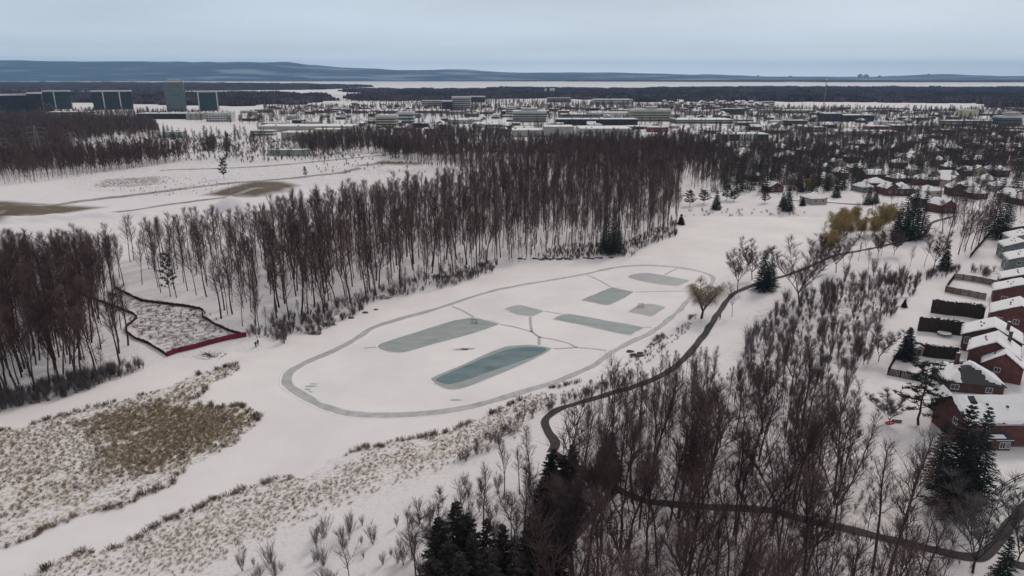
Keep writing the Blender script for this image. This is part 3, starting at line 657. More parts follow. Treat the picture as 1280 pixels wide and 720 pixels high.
# ------------------------------------------------------------------ scattering
def view_ok(x, y, h=20, mx=90):
    px, py, d = proj(x, y, 0)
    p2 = proj(x, y, h)
    return (d > 5) & (px > -mx) & (px < 1280 + mx) & (p2[1] < 790)
def scatter(Wp, spacing, seed, cut=(), prob=1.0, jitter=.9, water=True):
    rs = np.random.RandomState(seed); lo = Wp.min(0); hi = Wp.max(0)
    xs = np.arange(lo[0], hi[0], spacing); ys = np.arange(lo[1], hi[1], spacing)
    X, Y = np.meshgrid(xs, ys); X = X.ravel(); Y = Y.ravel()
    X = X + rs.uniform(-.5, .5, X.shape) * spacing * jitter; Y = Y + rs.uniform(-.5, .5, Y.shape) * spacing * jitter
    k = inpoly(X, Y, Wp) & view_ok(X, Y)
    if prob < 1: k &= rs.rand(len(X)) < prob
    X, Y = X[k], Y[k]
    for c in cut: kk = ~inpoly(X, Y, c); X, Y = X[kk], Y[kk]
    if water and len(X):
        kk = ~(inpoly(X, Y, pondW) & ~inpoly(X, Y, islW)); X, Y = X[kk], Y[kk]
    return np.stack([X, Y], 1)
pathlines = [np.array([G(x, y)[:2] for x, y in P]) for P, w, lb in PATHS]
def off_path(P, d=2.6):
    if not len(P): return P
    k = np.ones(len(P), bool)
    for L in pathlines:
        for a, b in zip(L[:-1], L[1:]):
            ab = b - a; t_ = np.clip(((P - a) @ ab) / (ab @ ab + 1e-9), 0, 1); k &= np.hypot(*(P - a - t_[:, None] * ab).T) > d
    return P[k]
def gn_scatter(name, protos, pts, rots, scls, idxs, label, cat):
    """one object carrying many instances of the prototype meshes"""
    col = bpy.data.collections.new(name + '_kinds')
    for i, me in enumerate(protos):
        o = bpy.data.objects.new('%s_kind_%02d' % (name, i), me); col.objects.link(o)
    me = bpy.data.meshes.new(name); n = len(pts); me.vertices.add(n); me.vertices.foreach_set('co', np.asarray(pts, np.float32).ravel())
    a = me.attributes.new('rz', 'FLOAT', 'POINT'); a.data.foreach_set('value', np.asarray(rots, np.float32))
    a = me.attributes.new('sc', 'FLOAT_VECTOR', 'POINT'); a.data.foreach_set('vector', np.asarray(scls, np.float32).ravel())
    a = me.attributes.new('kind_no', 'INT', 'POINT'); a.data.foreach_set('value', np.asarray(idxs, np.int32))
    o = ob(name, me); g = bpy.data.node_groups.new(name, 'GeometryNodeTree')
    g.interface.new_socket('Geometry', in_out='INPUT', socket_type='NodeSocketGeometry'); g.interface.new_socket('Geometry', in_out='OUTPUT', socket_type='NodeSocketGeometry')
    N = g.nodes.new; gi = N('NodeGroupInput'); go = N('NodeGroupOutput'); ip = N('GeometryNodeInstanceOnPoints'); ci = N('GeometryNodeCollectionInfo')
    ci.inputs['Collection'].default_value = col; ci.inputs['Separate Children'].default_value = True; ci.inputs['Reset Children'].default_value = True
    def na(nm, ty): q_ = N('GeometryNodeInputNamedAttribute'); q_.data_type = ty; q_.inputs['Name'].default_value = nm; return [s for s in q_.outputs if s.enabled][0]
    cx = N('ShaderNodeCombineXYZ'); L = g.links.new
    L(na('rz', 'FLOAT'), cx.inputs[2]); er = N('FunctionNodeEulerToRotation'); L(cx.outputs[0], er.inputs[0]); L(er.outputs[0], ip.inputs['Rotation']); L(na('sc', 'FLOAT_VECTOR'), ip.inputs['Scale'])
    L(na('kind_no', 'INT'), ip.inputs['Instance Index']); ip.inputs['Pick Instance'].default_value = True
    L(gi.outputs[0], ip.inputs['Points']); L(ci.outputs[0], ip.inputs['Instance']); L(ip.outputs[0], go.inputs[0])
    md = o.modifiers.new('scatter', 'NODES'); md.node_group = g
    o['kind'] = 'stuff'; o['label'] = label; o['category'] = cat
    return o
def place_tree(kind, name, x, y, H, label, group=None, rz=None, cat='tree', sx=1.0):
    """kind=(H0,trunk,crown)"""
    z = gz(x, y); s = H / kind[0]
    r = ob(name, None, None, (x, y, z), 0, (s * sx, s * sx, s)); r.empty_display_size = .5; r.rotation_euler = (rnd.gauss(0, .03) if name == 'bare_tree' else 0, rnd.gauss(0, .03) if name == 'bare_tree' else 0, rnd.uniform(0, 6.28) if rz is None else rz)
    tag(r, label, cat, group); ob('trunk', kind[1], r); ob('crown', kind[2], r); return r
def small_tree(me, h0, name, x, y, H, label, group=None, cat='tree'):
    s = H / h0; o = ob(name, me, None, (x, y, gz(x, y)), rnd.uniform(0, 6.28), (s * rnd.uniform(.85, 1.15), s * rnd.uniform(.85, 1.15), s)); return tag(o, label, cat, group)
BARE = []     # candidate bare trees: x,y,H,family,region
def cand(P, fam, hlo, hhi, region):
    for x, y in P: BARE.append((x, y, rnd.uniform(hlo, hhi), fam, region))
NWOOD = [(-60, 520), (0, 508), (60, 490), (130, 474), (190, 456), (207, 446), (186, 431), (166, 424), (155, 415), (170, 398), (140, 385), (118, 372), (143, 360), (181, 377), (239, 384), (256, 390), (284, 412), (310, 418), (345, 412), (372, 402),
         (405, 396), (432, 390), (460, 374), (520, 361), (560, 350), (625, 331), (690, 316), (740, 318), (790, 317), (830, 296), (850, 280), (846, 262), (850, 238), (800, 222), (700, 216), (620, 240), (500, 262), (400, 280), (330, 296), (250, 310), (160, 325), (100, 345), (0, 350), (-80, 352)]
nw = W2(NWOOD, 1)
P = off_path(scatter(nw, 5.6, 5, cut=[rubW], prob=.9))
# hold trees out of the corridor behind the silt fence, thin there
pp = np.array([proj(x, y)[:2] for x, y in P])
keep = np.ones(len(P), bool)
thin = (pp[:, 0] > 180) & (pp[:, 0] < 300) & (pp[:, 1] > 350)
keep &= ~(thin & (np.random.RandomState(3).rand(len(P)) < .35))
thin2 = (pp[:, 0] > 130) & (pp[:, 0] < 200) & (pp[:, 1] > 300)
keep &= ~(thin2 & (np.random.RandomState(4).rand(len(P)) < .5))
P = P[keep]
P = np.concatenate([P, scatter(W2([(-80, 345), (150, 335), (135, 400), (100, 470), (0, 505), (-80, 530)], 1), 4.6, 15)])
for x, y in P:
    px, py, _ = proj(x, y)
    reg = 'L' if px < 140 else 'S' if px < 330 else 'T' if px < 480 else 'M' if px < 640 else 'B'
    hl = 14.5 if px < 130 else 14.5 if px < 330 else 15 if px < 700 else 14
    BARE.append((x, y, rnd.uniform(hl, hl + (4 if px < 330 else 6.5)), 'F', reg))
FWOOD = [(560, 900), (600, 790), (625, 700), (655, 655), (700, 600), (735, 590), (752, 560), (790, 530), (845, 520), (900, 505), (960, 470), (1000, 480), (1040, 520), (1065, 590), (1110, 640), (1160, 662), (1200, 720), (1240, 800), (1240, 1000), (560, 1000)]
fw = W2(FWOOD, 1)
P = off_path(scatter(fw, 4.9, 8, prob=.92), 1.8)
q1 = np.array([proj(a, b_)[:2] for a, b_ in P]); rk = np.random.RandomState(12).rand(len(P))
P = P[~(((q1[:, 1] < 580) & (rk < .5)) | ((q1[:, 0] > 1040) & (rk > .6)) | ((q1[:, 0] > 1135) & (rk > .12)))]
P = np.concatenate([P, scatter(W2([(520, 860), (545, 740), (590, 640), (640, 596), (672, 590), (690, 640), (660, 760), (640, 860)], 1), 4.4, 19)])
for x, y in P:
    px, py, _ = proj(x, y)
    H = rnd.uniform(15, 22) if py > 580 else rnd.uniform(10, 16)
    if px > 1050 and py < 680: H *= .75
    if px < 700: H = rnd.uniform(7, 12.5)
    BARE.append((x, y, H, 'G' if rnd.random() < .75 else 'P', 'FL' if px < 760 else 'FM' if px < 980 else 'FR'))
# hand placed single bare trees
LONE = [(876, 397, 345, 'willow'), ]
hand = [ # base px, base py, top py, family, label
 (922, 362, 312, 'O', 'spreading bare tree by the pond shore, left of the pair of dark spruces'),
 (940, 350, 300, 'O', 'big round crowned bare tree right behind the shore spruces'),
 (915, 396, 352, 'P', 'small bare tree beside the path near the willow'),
 (999, 382, 303, 'O', 'lone vase shaped bare tree between shore and path right of the spruces'),
 (1045, 341, 290, 'O', 'forked bare tree just below the curving path, third along from the spruces'),
 (1025, 336, 296, 'O', 'bare tree at the shore corner just left of the golden willow'),
 (1082, 318, 286, 'P', 'slim bare tree by the path right of the golden willow'),
 (1097, 321, 292, 'O', 'small twisted bare tree just below the path'),
 (1117, 319, 290, 'O', 'bare tree below the path next to the dark tree clump'),
 (1155, 334, 283, 'P', 'tall thin bare tree where the path bends, left of the small spruce'),
 (1167, 336, 290, 'O', 'reddish twiggy tree immediately left of the dark pointed spruce'),
 (1098, 452, 402, 'Q', 'pale grey fan shaped tree on the open snow left of the hedges'),
 (1112, 530, 492, 'R', 'small round headed bare tree with a red sled at its foot'),
 (1040, 442, 385, 'F', 'tall slim bare tree in the scrub slope, pair with clustered trunks'),
 (1002, 545, 430, 'F', 'tall dark bare tree standing clear in the middle of the scrub slope'),
 (1055, 505, 430, 'P', 'thin leaning bare tree left of the open snow strip'),
 (1062, 550, 470, 'P', 'slender bare tree left of the small round headed tree'),
 (1083, 570, 500, 'P', 'crooked bare sapling in front of the small round headed tree'),
 (1028, 482, 440, 'P', 'crooked pale stem with a small green tuft in the scrub'),
 (1198, 318, 262, 'F', 'leftmost tall trunk in the reddish clump left of the backyard fence'),
 (1206, 314, 262, 'F', 'second tall trunk in the reddish clump left of the backyard fence'),
 (1214, 312, 262, 'F', 'third tall trunk in the reddish clump left of the backyard fence'),
 (1222, 310, 255, 'F', 'trunk nearest the fence in the reddish clump'),
 (1229, 300, 250, 'F', 'trunk behind the fence end in the reddish clump'),
 (1185, 300, 258, 'F', 'reddish bare tree right of the path bend'),
 (1178, 290, 250, 'F', 'reddish bare tree behind the path bend'),
 (1204, 290, 245, 'F', 'tall bare tree behind the reddish clump'),
 (1190, 283, 240, 'F', 'bare tree at the back left of the reddish clump'),
 (1272, 700, 630, 'Q', 'pale bluish bare tree with upswept twigs at the right edge'),
 (1012, 640, 520, 'G', 'tall forked bare tree in front of the scrub slope, left of the three spruces'),
 (1090, 716, 560, 'G', 'big dark forked tree at the bottom, left of the path end'),
 (1110, 722, 545, 'G', 'heavy trunked tree at the bottom right beside the path'),
 (1150, 716, 610, 'P', 'slender tree at the foot of the three tall spruces'),
 (1216, 716, 600, 'Q', 'slanting grey tree in front of the rail fence'),
 (848, 648, 480, 'G', 'thick trunked tree rising over the foreground path'),
 (700, 706, 590, 'W', 'pale stemmed bare tree against the dark near evergreens'),
 (520, 720, 640, 'G', 'bare tree left of the dark near evergreens'),
 (438, 735, 655, 'P', 'multi twigged bare tree on the reed slope at the bottom edge'),
 (548, 705, 630, 'Q', 'pale bare tree leaning over the dark near evergreens'),
 (590, 700, 640, 'P', 'thin bare tree just above the dark near evergreens'),
]
FAM = {'F': FOREST, 'G': FORE, 'P': POLE, 'O': OPEN_, 'Q': GREY, 'W': GREY, 'R': GREY}
hand_xy = []
for px, py, pt, fam, lb in hand:
    x, y, z = G(px, py); d = proj(x, y, z)[2]
    rr = ray(px, pt); H = CAMH + y / rr[1] * rr[2] - z
    H = max(3.0, H); k = min(FAM[fam], key=lambda q_: abs(q_[0] - H) + rnd.random() * 2)
    place_tree(k, 'bare_tree', x, y, H, lb, sx=1.3 if fam in 'OQR' else 1.0); hand_xy.append((x, y))
x, y, z = G(877, 398); place_tree(WILLOW, 'willow_tree', x, y, 13.2, 'pale yellow brown willow with drooping twigs beside the right end of the skating track', rz=.5, sx=1.35)
for px, py, H, k, lb in ((1043, 306, 12.5, 0, 'olive gold willow at the far right corner of the pond'), (1050, 292, 12, 1, 'golden willow behind the olive one at the pond corner'), (1066, 286, 11, 0, 'golden willow between pond corner and dark tree clump'),
                         (1103, 291, 13, 0, 'yellow topped willow left of the big dark evergreen clump'), (1092, 296, 9, 1, 'low yellow willow in front of the dark evergreen clump'), (1036, 318, 10, 1, 'brown gold willow nearest the path at the pond corner'), (1058, 298, 11, 0, 'golden brown willow in the thick of the corner group'), (1112, 284, 11, 1, 'golden willow top against the dark clump'), (1076, 296, 9, 1, 'small golden willow right of the corner group'), (1010, 240, 9, 0, 'olive willow beside the white building behind the pond')):
    x, y, z = G(px, py); place_tree(GOLD[k], 'willow_tree', x, y, H, lb)
# rank the bare trees
CAP = 250
BARE.sort(key=lambda b: -b[2] / math.hypot(b[0], b[1], 60) * (1.0 if proj(b[0], b[1], b[2])[1] < 700 and -5 < proj(b[0], b[1])[0] < 1285 else .2))
LAB = {'L': ('tall straight bare hardwood in the dense wood left of the red silt fence', 'trees of the dense wood at the left edge'), 'S': ('tall bare hardwood in the thin wood around the red silt fence clearing', 'trees around the silt fence clearing'),
       'T': ('tall bare hardwood at the wood edge above the two walkers and shrubs', 'trees of the wood edge left of the pond'), 'M': ('tall bare hardwood of the wood behind the upper left rink', 'trees of the wood behind the pond, middle'), 'B': ('bare hardwood of the dark wood end behind the far rinks', 'trees of the wood behind the pond, right end'),
       'FL': ('bare tree among the near evergreens at the bottom centre', 'bare trees at the bottom centre'), 'FM': ('bare tree of the near wood where the foreground path enters', 'bare trees of the near wood, middle'), 'FR': ('bare tree of the near wood below the houses, right of the big trunks', 'bare trees of the near wood, right')}
def cell_label(x, y, H, fam, reg):
    px, py, _ = proj(x, y, gz(x, y)); tall = ('tall', 'short')[H < (22 if fam == 'F' else 16)]
    if reg in ('FM', 'FR', 'FL'):
        k_ = 'slim' if fam == 'P' else 'branchy'
        py_path = np.interp(px, [640, 722, 770, 820, 915, 1035, 1122, 1210, 1270], [560, 588, 611, 629, 635, 656, 677, 697, 646])
        row = 'cut by the bottom edge' if py > 735 else 'below the foreground path' if py > py_path + 12 else 'right at the foreground path' if py > py_path - 14 else 'just above the foreground path' if py > py_path - 60 else 'at the back'
        colm = 'beside the bottom evergreens' if px < 740 else 'left of the thick trunked tree' if px < 835 else 'right of the thick trunked tree' if px < 930 else 'under the scrub slope' if px < 1050 else 'below the red sled' if px < 1150 else 'near the three spruces'
        return '%s %s bare tree %s, %s' % (tall, k_, row, colm), 'bare trees of the near wood ' + colm
    row = 'second row' if (reg in ('L', 'S') and 405 < py <= 430) or (reg == 'T' and 362 < py <= 385) or (reg == 'M' and 328 < py <= 345) or (reg == 'B' and 290 < py <= 305) else 'front row' if (reg in ('L', 'S') and py > 430) or (reg == 'T' and py > 385) or (reg == 'M' and py > 345) or (reg == 'B' and py > 305) else 'inner'
    a, g = LAB[reg]
    if reg == 'L': a = 'hardwood of the dense left wood, ' + ('crown toward the earthworks, ' if py < 400 else '') + ('by the picture edge' if px < 45 else 'midway to the silt fence' if px < 95 else 'nearest the silt fence')
    if reg == 'S': a = 'hardwood around the silt fence, ' + ('left of the rubble' if px < 200 else 'behind the rubble' if px < 270 else 'right of the rubble corner')
    if reg == 'T': a = 'hardwood of the wood edge above the walkers, ' + ('above the large shrub' if px < 360 else 'above the branch pile' if px < 400 else 'by the dark round bush' if px < 435 else 'at the first bend' if px < 460 else 'beyond the first bend')
    if reg == 'M': a = 'hardwood of the wood behind the track, ' + ('over the first bend' if px < 560 else 'over the upper left rink')
    if reg == 'B': a = 'hardwood of the dark wood end, ' + ('over the shore rocks' if px < 750 else 'by the evergreens' if px < 800 else 'at its tip')
    return '%s %s, %s' % (tall, a, row), g
for x, y, H, fam, reg in BARE[:CAP]:
    k = rnd.choice(FAM[fam]); lb, g = cell_label(x, y, H, fam, reg); place_tree(k, 'bare_tree', x, y, H, lb, g, sx=rnd.uniform(.85, 1.3))
restB = BARE[CAP:]
for a_, b_ in off_path(scatter(W2([(725, 575), (735, 510), (800, 484), (872, 452), (900, 470), (870, 560), (800, 600)], 1), 2.5, 23), 1.5): restB.append((a_, b_, rnd.uniform(4.5, 8), 'P', 'FM'))
for a_, b_ in off_path(scatter(fw, 4.6, 24, prob=.38), 1.5): restB.append((a_, b_, rnd.uniform(5, 11), 'P', 'FM'))
protosB = [joined('bare_kind', [(a, MT['bark'], 5, False), (b, MT['bark'], 3, False), (c, MT['twig'], 3, False)]) for a, b, c in
           [bare_segs(1300 + i, H, t0=(.42, .36, .46, .40)[i], spread=(.23, .24, .21, .25)[i], nl=16, n2=7, n3=6, tw=1.6, upright=.95, twr=.018) for i, H in enumerate((22, 22, 22, 22))]]
# ------------------------------------------------------------------ rest of the bare woods
pts = []; rot = []; scl = []; idx = []
def addp(x, y, s, i, sxy=None, z=None):
    pts.append((x, y, gz(x, y) if z is None else z)); rot.append(rnd.uniform(0, 6.28)); scl.append((s * (sxy or 1), s * (sxy or 1), s)); idx.append(i)
for x, y, H, fam, reg in restB: addp(x, y, H / 22, rnd.randrange(4))
# saplings thickening the wood rim
RIM = [[(-60, 525), (0, 530), (60, 512), (130, 492), (195, 464), (205, 448), (130, 470), (60, 484), (-60, 505)], [(312, 422), (372, 410), (452, 384), (530, 364), (620, 336), (620, 328), (520, 352), (450, 372), (360, 398), (310, 410)], [(640, 332), (700, 318), (790, 322), (845, 295), (838, 282), (780, 305), (700, 308), (640, 318)]]
for rp_ in RIM:
    for x, y in scatter(W2(rp_, 1), 4.6, 31): addp(x, y, rnd.uniform(.22, .42), rnd.randrange(4))
# woods farther away
BK = len(protosB)
MIDWOODS = [([(985, 262), (1035, 268), (1060, 300), (1150, 292), (1165, 330), (1120, 345), (1040, 350), (985, 372), (975, 360), (1020, 325), (1030, 290)], 9, .62), ([(700, 216), (850, 236), (846, 262), (850, 238), (860, 222), (800, 214)], 7, .8),
            ([(560, 222), (620, 236), (700, 214), (850, 236), (860, 215), (880, 200), (900, 190), (860, 186), (760, 188), (640, 198), (560, 196), (500, 190), (470, 186), (480, 196)], 6.0, .95),
            ([(-80, 240), (60, 228), (150, 214), (220, 204), (235, 198), (150, 196), (95, 205), (90, 180), (200, 168), (190, 153), (100, 151), (-80, 148)], 6.5, .95),
            ([(380, 196), (470, 192), (540, 186), (640, 184), (640, 172), (560, 166), (480, 168), (400, 172), (370, 180)], 7, .9),
            ([(860, 232), (980, 246), (1060, 244), (1170, 262), (1300, 292), (1340, 250), (1340, 165), (1180, 162), (1060, 175), (960, 186), (880, 190)], 7.2, .9), ([(858, 212), (1000, 212), (1040, 242), (1000, 247), (930, 246), (868, 240)], 6.6, .9), ([(90, 176), (300, 170), (450, 184), (440, 200), (330, 205), (200, 200), (100, 196)], 15, .5), ([(1055, 262), (1110, 260), (1165, 262), (1180, 290), (1160, 298), (1060, 300)], 9, .7), ([(1180, 268), (1250, 275), (1240, 296), (1215, 318), (1180, 300)], 6.5, .8),
            ([(820, 186), (900, 186), (1000, 178), (1060, 172), (1050, 165), (900, 172), (820, 172)], 9, .9),
            ([(640, 190), (800, 184), (800, 172), (640, 180)], 9, .85),
            ([(-80, 150), (200, 150), (330, 158), (330, 150), (200, 142), (-80, 140)], 13, .8),
            ([(330, 150), (640, 152), (1300, 160), (1300, 140), (1000, 138), (640, 135), (330, 135)], 12, .6),
            ([(420, 128), (560, 136), (700, 140), (1000, 142), (1300, 143), (1300, 140), (1000, 139), (950, 137), (930, 131), (760, 132), (640, 126), (520, 122)], 19, .8)]
FARPTS_B = []
for poly, spc, pr in MIDWOODS:
    Wp = W2(poly, 1)
    for x, y in scatter(Wp, spc, 41 + int(spc), prob=pr): FARPTS_B.append((x, y))
# ------------------------------------------------------------------ houses
FOOT = []
def roof_snow_mesh(w, d, hr, z0, over=.45, th=.28, seed=0, melt=0.0, nx_=22, ny_=26, hip=0.0):
    """snow slab on a gable or hip roof (ridge along Y); jagged edges, optional melted holes"""
    rs = random.Random(seed); V = []; Fc = []; W2_ = w / 2 + over; D2 = d / 2 + over
    def zr(x, y):
        z = hr * (1 - abs(x) / (w / 2))
        if hip: z = min(z, hr * ((d / 2 - abs(y)) / (hip * w / 2)))
        return z0 + z
    ids = {}
    ok = {}
    for i in range(nx_):
        for j in range(ny_):
            u = (i + .5) / nx_; v = (j + .5) / ny_; x = (u * 2 - 1) * W2_; y = (v * 2 - 1) * D2
            nval = float(vnoise(x + seed * 17, y, 3.2, seed)); keep_ = nval > melt
            ok[i, j] = keep_
    def vid(i, j, top):
        key = (i, j, top)
        if key not in ids:
            x = (i / nx_ * 2 - 1) * W2_; y = (j / ny_ * 2 - 1) * D2
            edge_ = i in (0, nx_) or j in (0, ny_)
            border = edge_ or not all(ok.get((a, b), False) for a in (i - 1, i) for b in (j - 1, j))
            jx = rs.uniform(-.12, .12) if border else 0; jy = rs.uniform(-.12, .12) if border else 0
            if edge_: x *= 1 - rs.uniform(.0, .05); y *= 1 - rs.uniform(0, .03)
            x += jx; y += jy
            t_ = .03 if not top else (.10 if border else th * (.8 + .4 * float(vnoise(x, y, 2.2, seed + 5))))
            ids[key] = len(V); V.append((x, y, zr(x, y) + t_))
        return ids[key]
    for i in range(nx_):
        for j in range(ny_):
            if not ok[i, j]: continue
            Fc.append((vid(i, j, 1), vid(i + 1, j, 1), vid(i + 1, j + 1, 1), vid(i, j + 1, 1)))
            for (a, b, c_, d_) in (((i, j), (i + 1, j), (i, j - 1), 0), ((i + 1, j), (i + 1, j + 1), (i + 1, j), 0), ((i + 1, j + 1), (i, j + 1), (i, j + 1), 0), ((i, j + 1), (i, j), (i - 1, j), 0)):
                if not ok.get(c_, False): Fc.append((vid(*a, 0), vid(*b, 0), vid(*b, 1), vid(*a, 1)))
    me = bpy.data.meshes.new('roof_snow'); me.from_pydata(V, [], Fc); me.materials.append(MT['snow']); me.update(); return me
def roof_mesh(w, d, hr, z0, over=.4, th=.18, hip=0.0, mat=None):
    b = MB(); X = w / 2 + over; Y = d / 2 + over; zl = z0 - hr * over / (w / 2); r = z0 + hr
    if hip:
        yr = d / 2 - hip * w / 2; yr = max(yr, .05)
        zl2 = zl
        V = [(-X, -Y, zl), (X, -Y, zl), (X, Y, zl), (-X, Y, zl), (0, -yr, r), (0, yr, r)]; V += [(x, y, z - th) for x, y, z in V]
        b.add(V, [(0, 1, 4), (1, 2, 5, 4), (2, 3, 5), (3, 0, 4, 5), (0, 6, 7, 1), (1, 7, 8, 2), (2, 8, 9, 3), (3, 9, 6, 0), (6, 10, 7), (7, 10, 11, 8), (8, 11, 9), (9, 11, 10, 6)])
    else:
        V = [(-X, -Y, zl), (0, -Y, r), (X, -Y, zl), (-X, Y, zl), (0, Y, r), (X, Y, zl)]; V += [(x, y, z - th) for x, y, z in V]
        b.add(V, [(0, 1, 4, 3), (1, 2, 5, 4), (6, 9, 10, 7), (7, 10, 11, 8), (0, 6, 7, 1), (1, 7, 8, 2), (3, 4, 10, 9), (4, 5, 11, 10), (0, 3, 9, 6), (2, 8, 11, 5)])
    return b.mesh('roof', mat or MT['shingle'])
def wall_mesh(w, d, h, hr, mat, hip=0.0):
    b = MB(); X = w / 2; Y = d / 2
    b.box(-X, X, -Y, Y, -1.2, h)
    if not hip:
        e_ = hr * .985
        b.add([(-X, -Y, h), (X, -Y, h), (0, -Y, h + e_), (-X, Y, h), (X, Y, h), (0, Y, h + e_)], [(0, 1, 2), (4, 3, 5), (0, 2, 5, 3), (1, 4, 5, 2)])
    return b.mesh('wall', mat)
def window(parent, x, z, w, h, face, half, name='window', sub=True, frame='white', glass='glass'):
    """face: 'S','N','W','E' ; half = distance of that wall from centre"""
    b = MB(); g = MB(); t_ = .09
    def bx(m_, a0, a1, z0, z1, o0, o1):
        if face == 'S': m_.box(a0, a1, -half - o1, -half - o0, z0, z1)
        elif face == 'N': m_.box(a0, a1, half + o0, half + o1, z0, z1)
        elif face == 'W': m_.box(-half - o1, -half - o0, a0, a1, z0, z1)
        else: m_.box(half + o0, half + o1, a0, a1, z0, z1)
    bx(b, x - w / 2 - t_, x + w / 2 + t_, z - t_ - .04, z, 0, .10); bx(b, x - w / 2 - t_, x + w / 2 + t_, z + h, z + h + t_, 0, .08)
    bx(b, x - w / 2 - t_, x - w / 2, z, z + h, 0, .08); bx(b, x + w / 2, x + w / 2 + t_, z, z + h, 0, .08); bx(b, x - .03, x + .03, z, z + h, 0, .06)
    f = b.build(name, MT[frame], parent); bx(g, x - w / 2, x + w / 2, z, z + h, .005, .03); g.build('pane', MT[glass], f)
def chimney(parent, x, y, z0, z1, mat='brick_brown', w=.8):
    b = MB(); b.box(x - w / 2, x + w / 2, y - w * .4, y + w * .4, z0, z1); b.box(x - w / 2 - .08, x + w / 2 + .08, y - w * .4 - .08, y + w * .4 + .08, z1, z1 + .12)
    c = b.build('chimney', MT[mat], parent); s = MB(); s.blob((x, y, z1 + .2), (w * .5, w * .4, .12), 3); s.build('snow_cap', MT['snow'], c)
def house(label, x, y, rz, w, d, h, hr, wall='brick', seed=0, melt=0.0, hip=0.0, near_=True, group=None, wins=None, chim=None, vents=True, cat='house', name='house'):
    z = gz(x, y); r = ob(name, None, None, (x, y, z), rz); tag(r, label, cat, group); r.empty_display_size = 1
    ob('wall', wall_mesh(w, d, h, hr, MT[wall], hip), r); rf = ob('roof', roof_mesh(w, d, hr, h + .02, hip=hip), r)
    ob('roof_snow', roof_snow_mesh(w, d, hr, h + .02, seed=seed, melt=melt, hip=hip, nx_=22 if near_ else 8, ny_=26 if near_ else 8, over=.4), rf)
    if near_:
        for (f_, xx, zz, ww, hh) in (wins if wins is not None else [('S', -w * .25, 1.0, 1.3, 1.3), ('S', w * .22, 1.0, 1.8, 1.3), ('S', -w * .25, 3.6, 1.2, 1.2), ('S', w * .22, 3.6, 1.2, 1.2), ('W', -d * .25, 3.5, 1.1, 1.2), ('W', d * .2, 3.5, 1.1, 1.2), ('W', 0, .9, 1.8, 1.3)]):
            window(r, xx, zz, ww, hh, f_, d / 2 if f_ in 'SN' else w / 2)
        b = MB()
        for sx_ in (-1, 1): b.bar((sx_ * (w / 2 + .45), -d / 2 - .35, h - hr * .4 / (w / 2) - .05), (sx_ * (w / 2 + .45), d / 2 + .35, h - hr * .4 / (w / 2) - .05), .12, .12)
        b.build('gutter', MT['white'], r)
        if vents:
            b = MB(); rr = random.Random(seed)
            for k in range(3):
                xx = rr.uniform(-.25, -.1) * w; yy = (k - 1) * d * .2; zz = h + hr * (1 - abs(xx) / (w / 2)); b.box(xx - .2, xx + .2, yy - .2, yy + .2, zz - .1, zz + .55)
            b.build('roof_vent', MT['metal_dark'], rf)
        if chim: chimney(r, *chim)
    else:
        for k in (-.25, .25): window(r, w * k, h * .4, w * .16, 1.3, 'S', d / 2, sub=False)
    FOOT.append((x, y, rz, w / 2 + 1.5, d / 2 + 1.5)); return r
def house_px(label, pl, pr, he, d, hr, rot=None, **k):
    zz = .9 + he
    A = np.array(flat(*pl, zz)); B = np.array(flat(*pr, zz)); v = B - A; w = float(np.hypot(*v)) - .8; v /= np.hypot(*v)
    if rot is not None:
        v = np.array([math.cos(R(rot)), math.sin(R(rot))]); L_ = 3.0
        while L_ < 40 and proj(*(A + v * L_), zz)[0] < pr[0]: L_ += .1
        w = L_ - .8; B = A + v * L_
    nb = np.array([-v[1], v[0]])
    c = (A + B) / 2 + nb * (d / 2 + .4); return house(label, c[0], c[1], math.atan2(v[1], v[0]), w, d, he, hr, **k)
# H1, ridge parallel to the camera: local X axis points away
c = flat(1206, 531, 6); c2 = flat(1300, 535, 6)
L1 = 19; y1 = (c[1] + c2[1]) / 2; x1 = c[0]
H1 = house('large red brick house at the right edge with a bay window, nearest the camera', x1 + L1 / 2, y1 + 5.5, R(90), 10.5, L1, 5.4, 3.2, wall='brick', seed=4, melt=.16, wins=[('N', -2, 3.5, 1.2, 1.2), ('S', 2, 3.6, 1.2, 1.2)])
# bay on the wall that faces the pond (local -X); local +Y is the left end
b = MB(); b.box(-6.75, -5.25, 1.0, 6.0, -1, 2.5); bay = b.build('bay', MT['brick'], H1)
b = MB(); b.add([(-7.0, .7, 2.5), (-5.25, .3, 2.5), (-5.25, 6.7, 2.5), (-7.0, 6.3, 2.5), (-5.27, 1.6, 3.5), (-5.27, 5.4, 3.5)], [(0, 1, 4), (0, 4, 5, 3), (3, 5, 2), (0, 3, 2, 1), (1, 2, 5, 4)])
br_ = b.build('bay_roof', MT['shingle'], bay)
b = MB(); b.box(-7.06, -6.95, .7, 6.3, 2.33, 2.47); b.build('fascia', MT['white'], bay)
b = MB(); b.add([(-6.8, 2.2, 2.72), (-6.8, 5.6, 2.72), (-6.1, 5.3, 3.12), (-6.1, 2.5, 3.12), (-6.8, 2.2, 2.85), (-6.8, 5.6, 2.85), (-6.15, 5.3, 3.25), (-6.15, 2.5, 3.25)], [(0, 1, 2, 3), (7, 6, 5, 4), (0, 4, 5, 1), (1, 5, 6, 2), (2, 6, 7, 3), (3, 7, 4, 0)])
b.build('roof_snow', MT['snow'], br_)
def wwin(x_, z, w_, h_, half): window(H1, x_, z, w_, h_, 'W', half)
wwin(2.6, .6, 1.0, 1.2, 6.75); wwin(1.5, .6, .5, 1.2, 6.75); wwin(5.4, 4.0, 1.3, .9, 5.25); wwin(-4.3, .9, 1.5, 1.2, 5.25); wwin(-3.6, 3.6, 1.3, 1.1, 5.25)
b = MB(); b.box(-5.28, -5.252, -9.4, 9.4, -.3, .25); b.build('foundation', MT['stone'], H1)
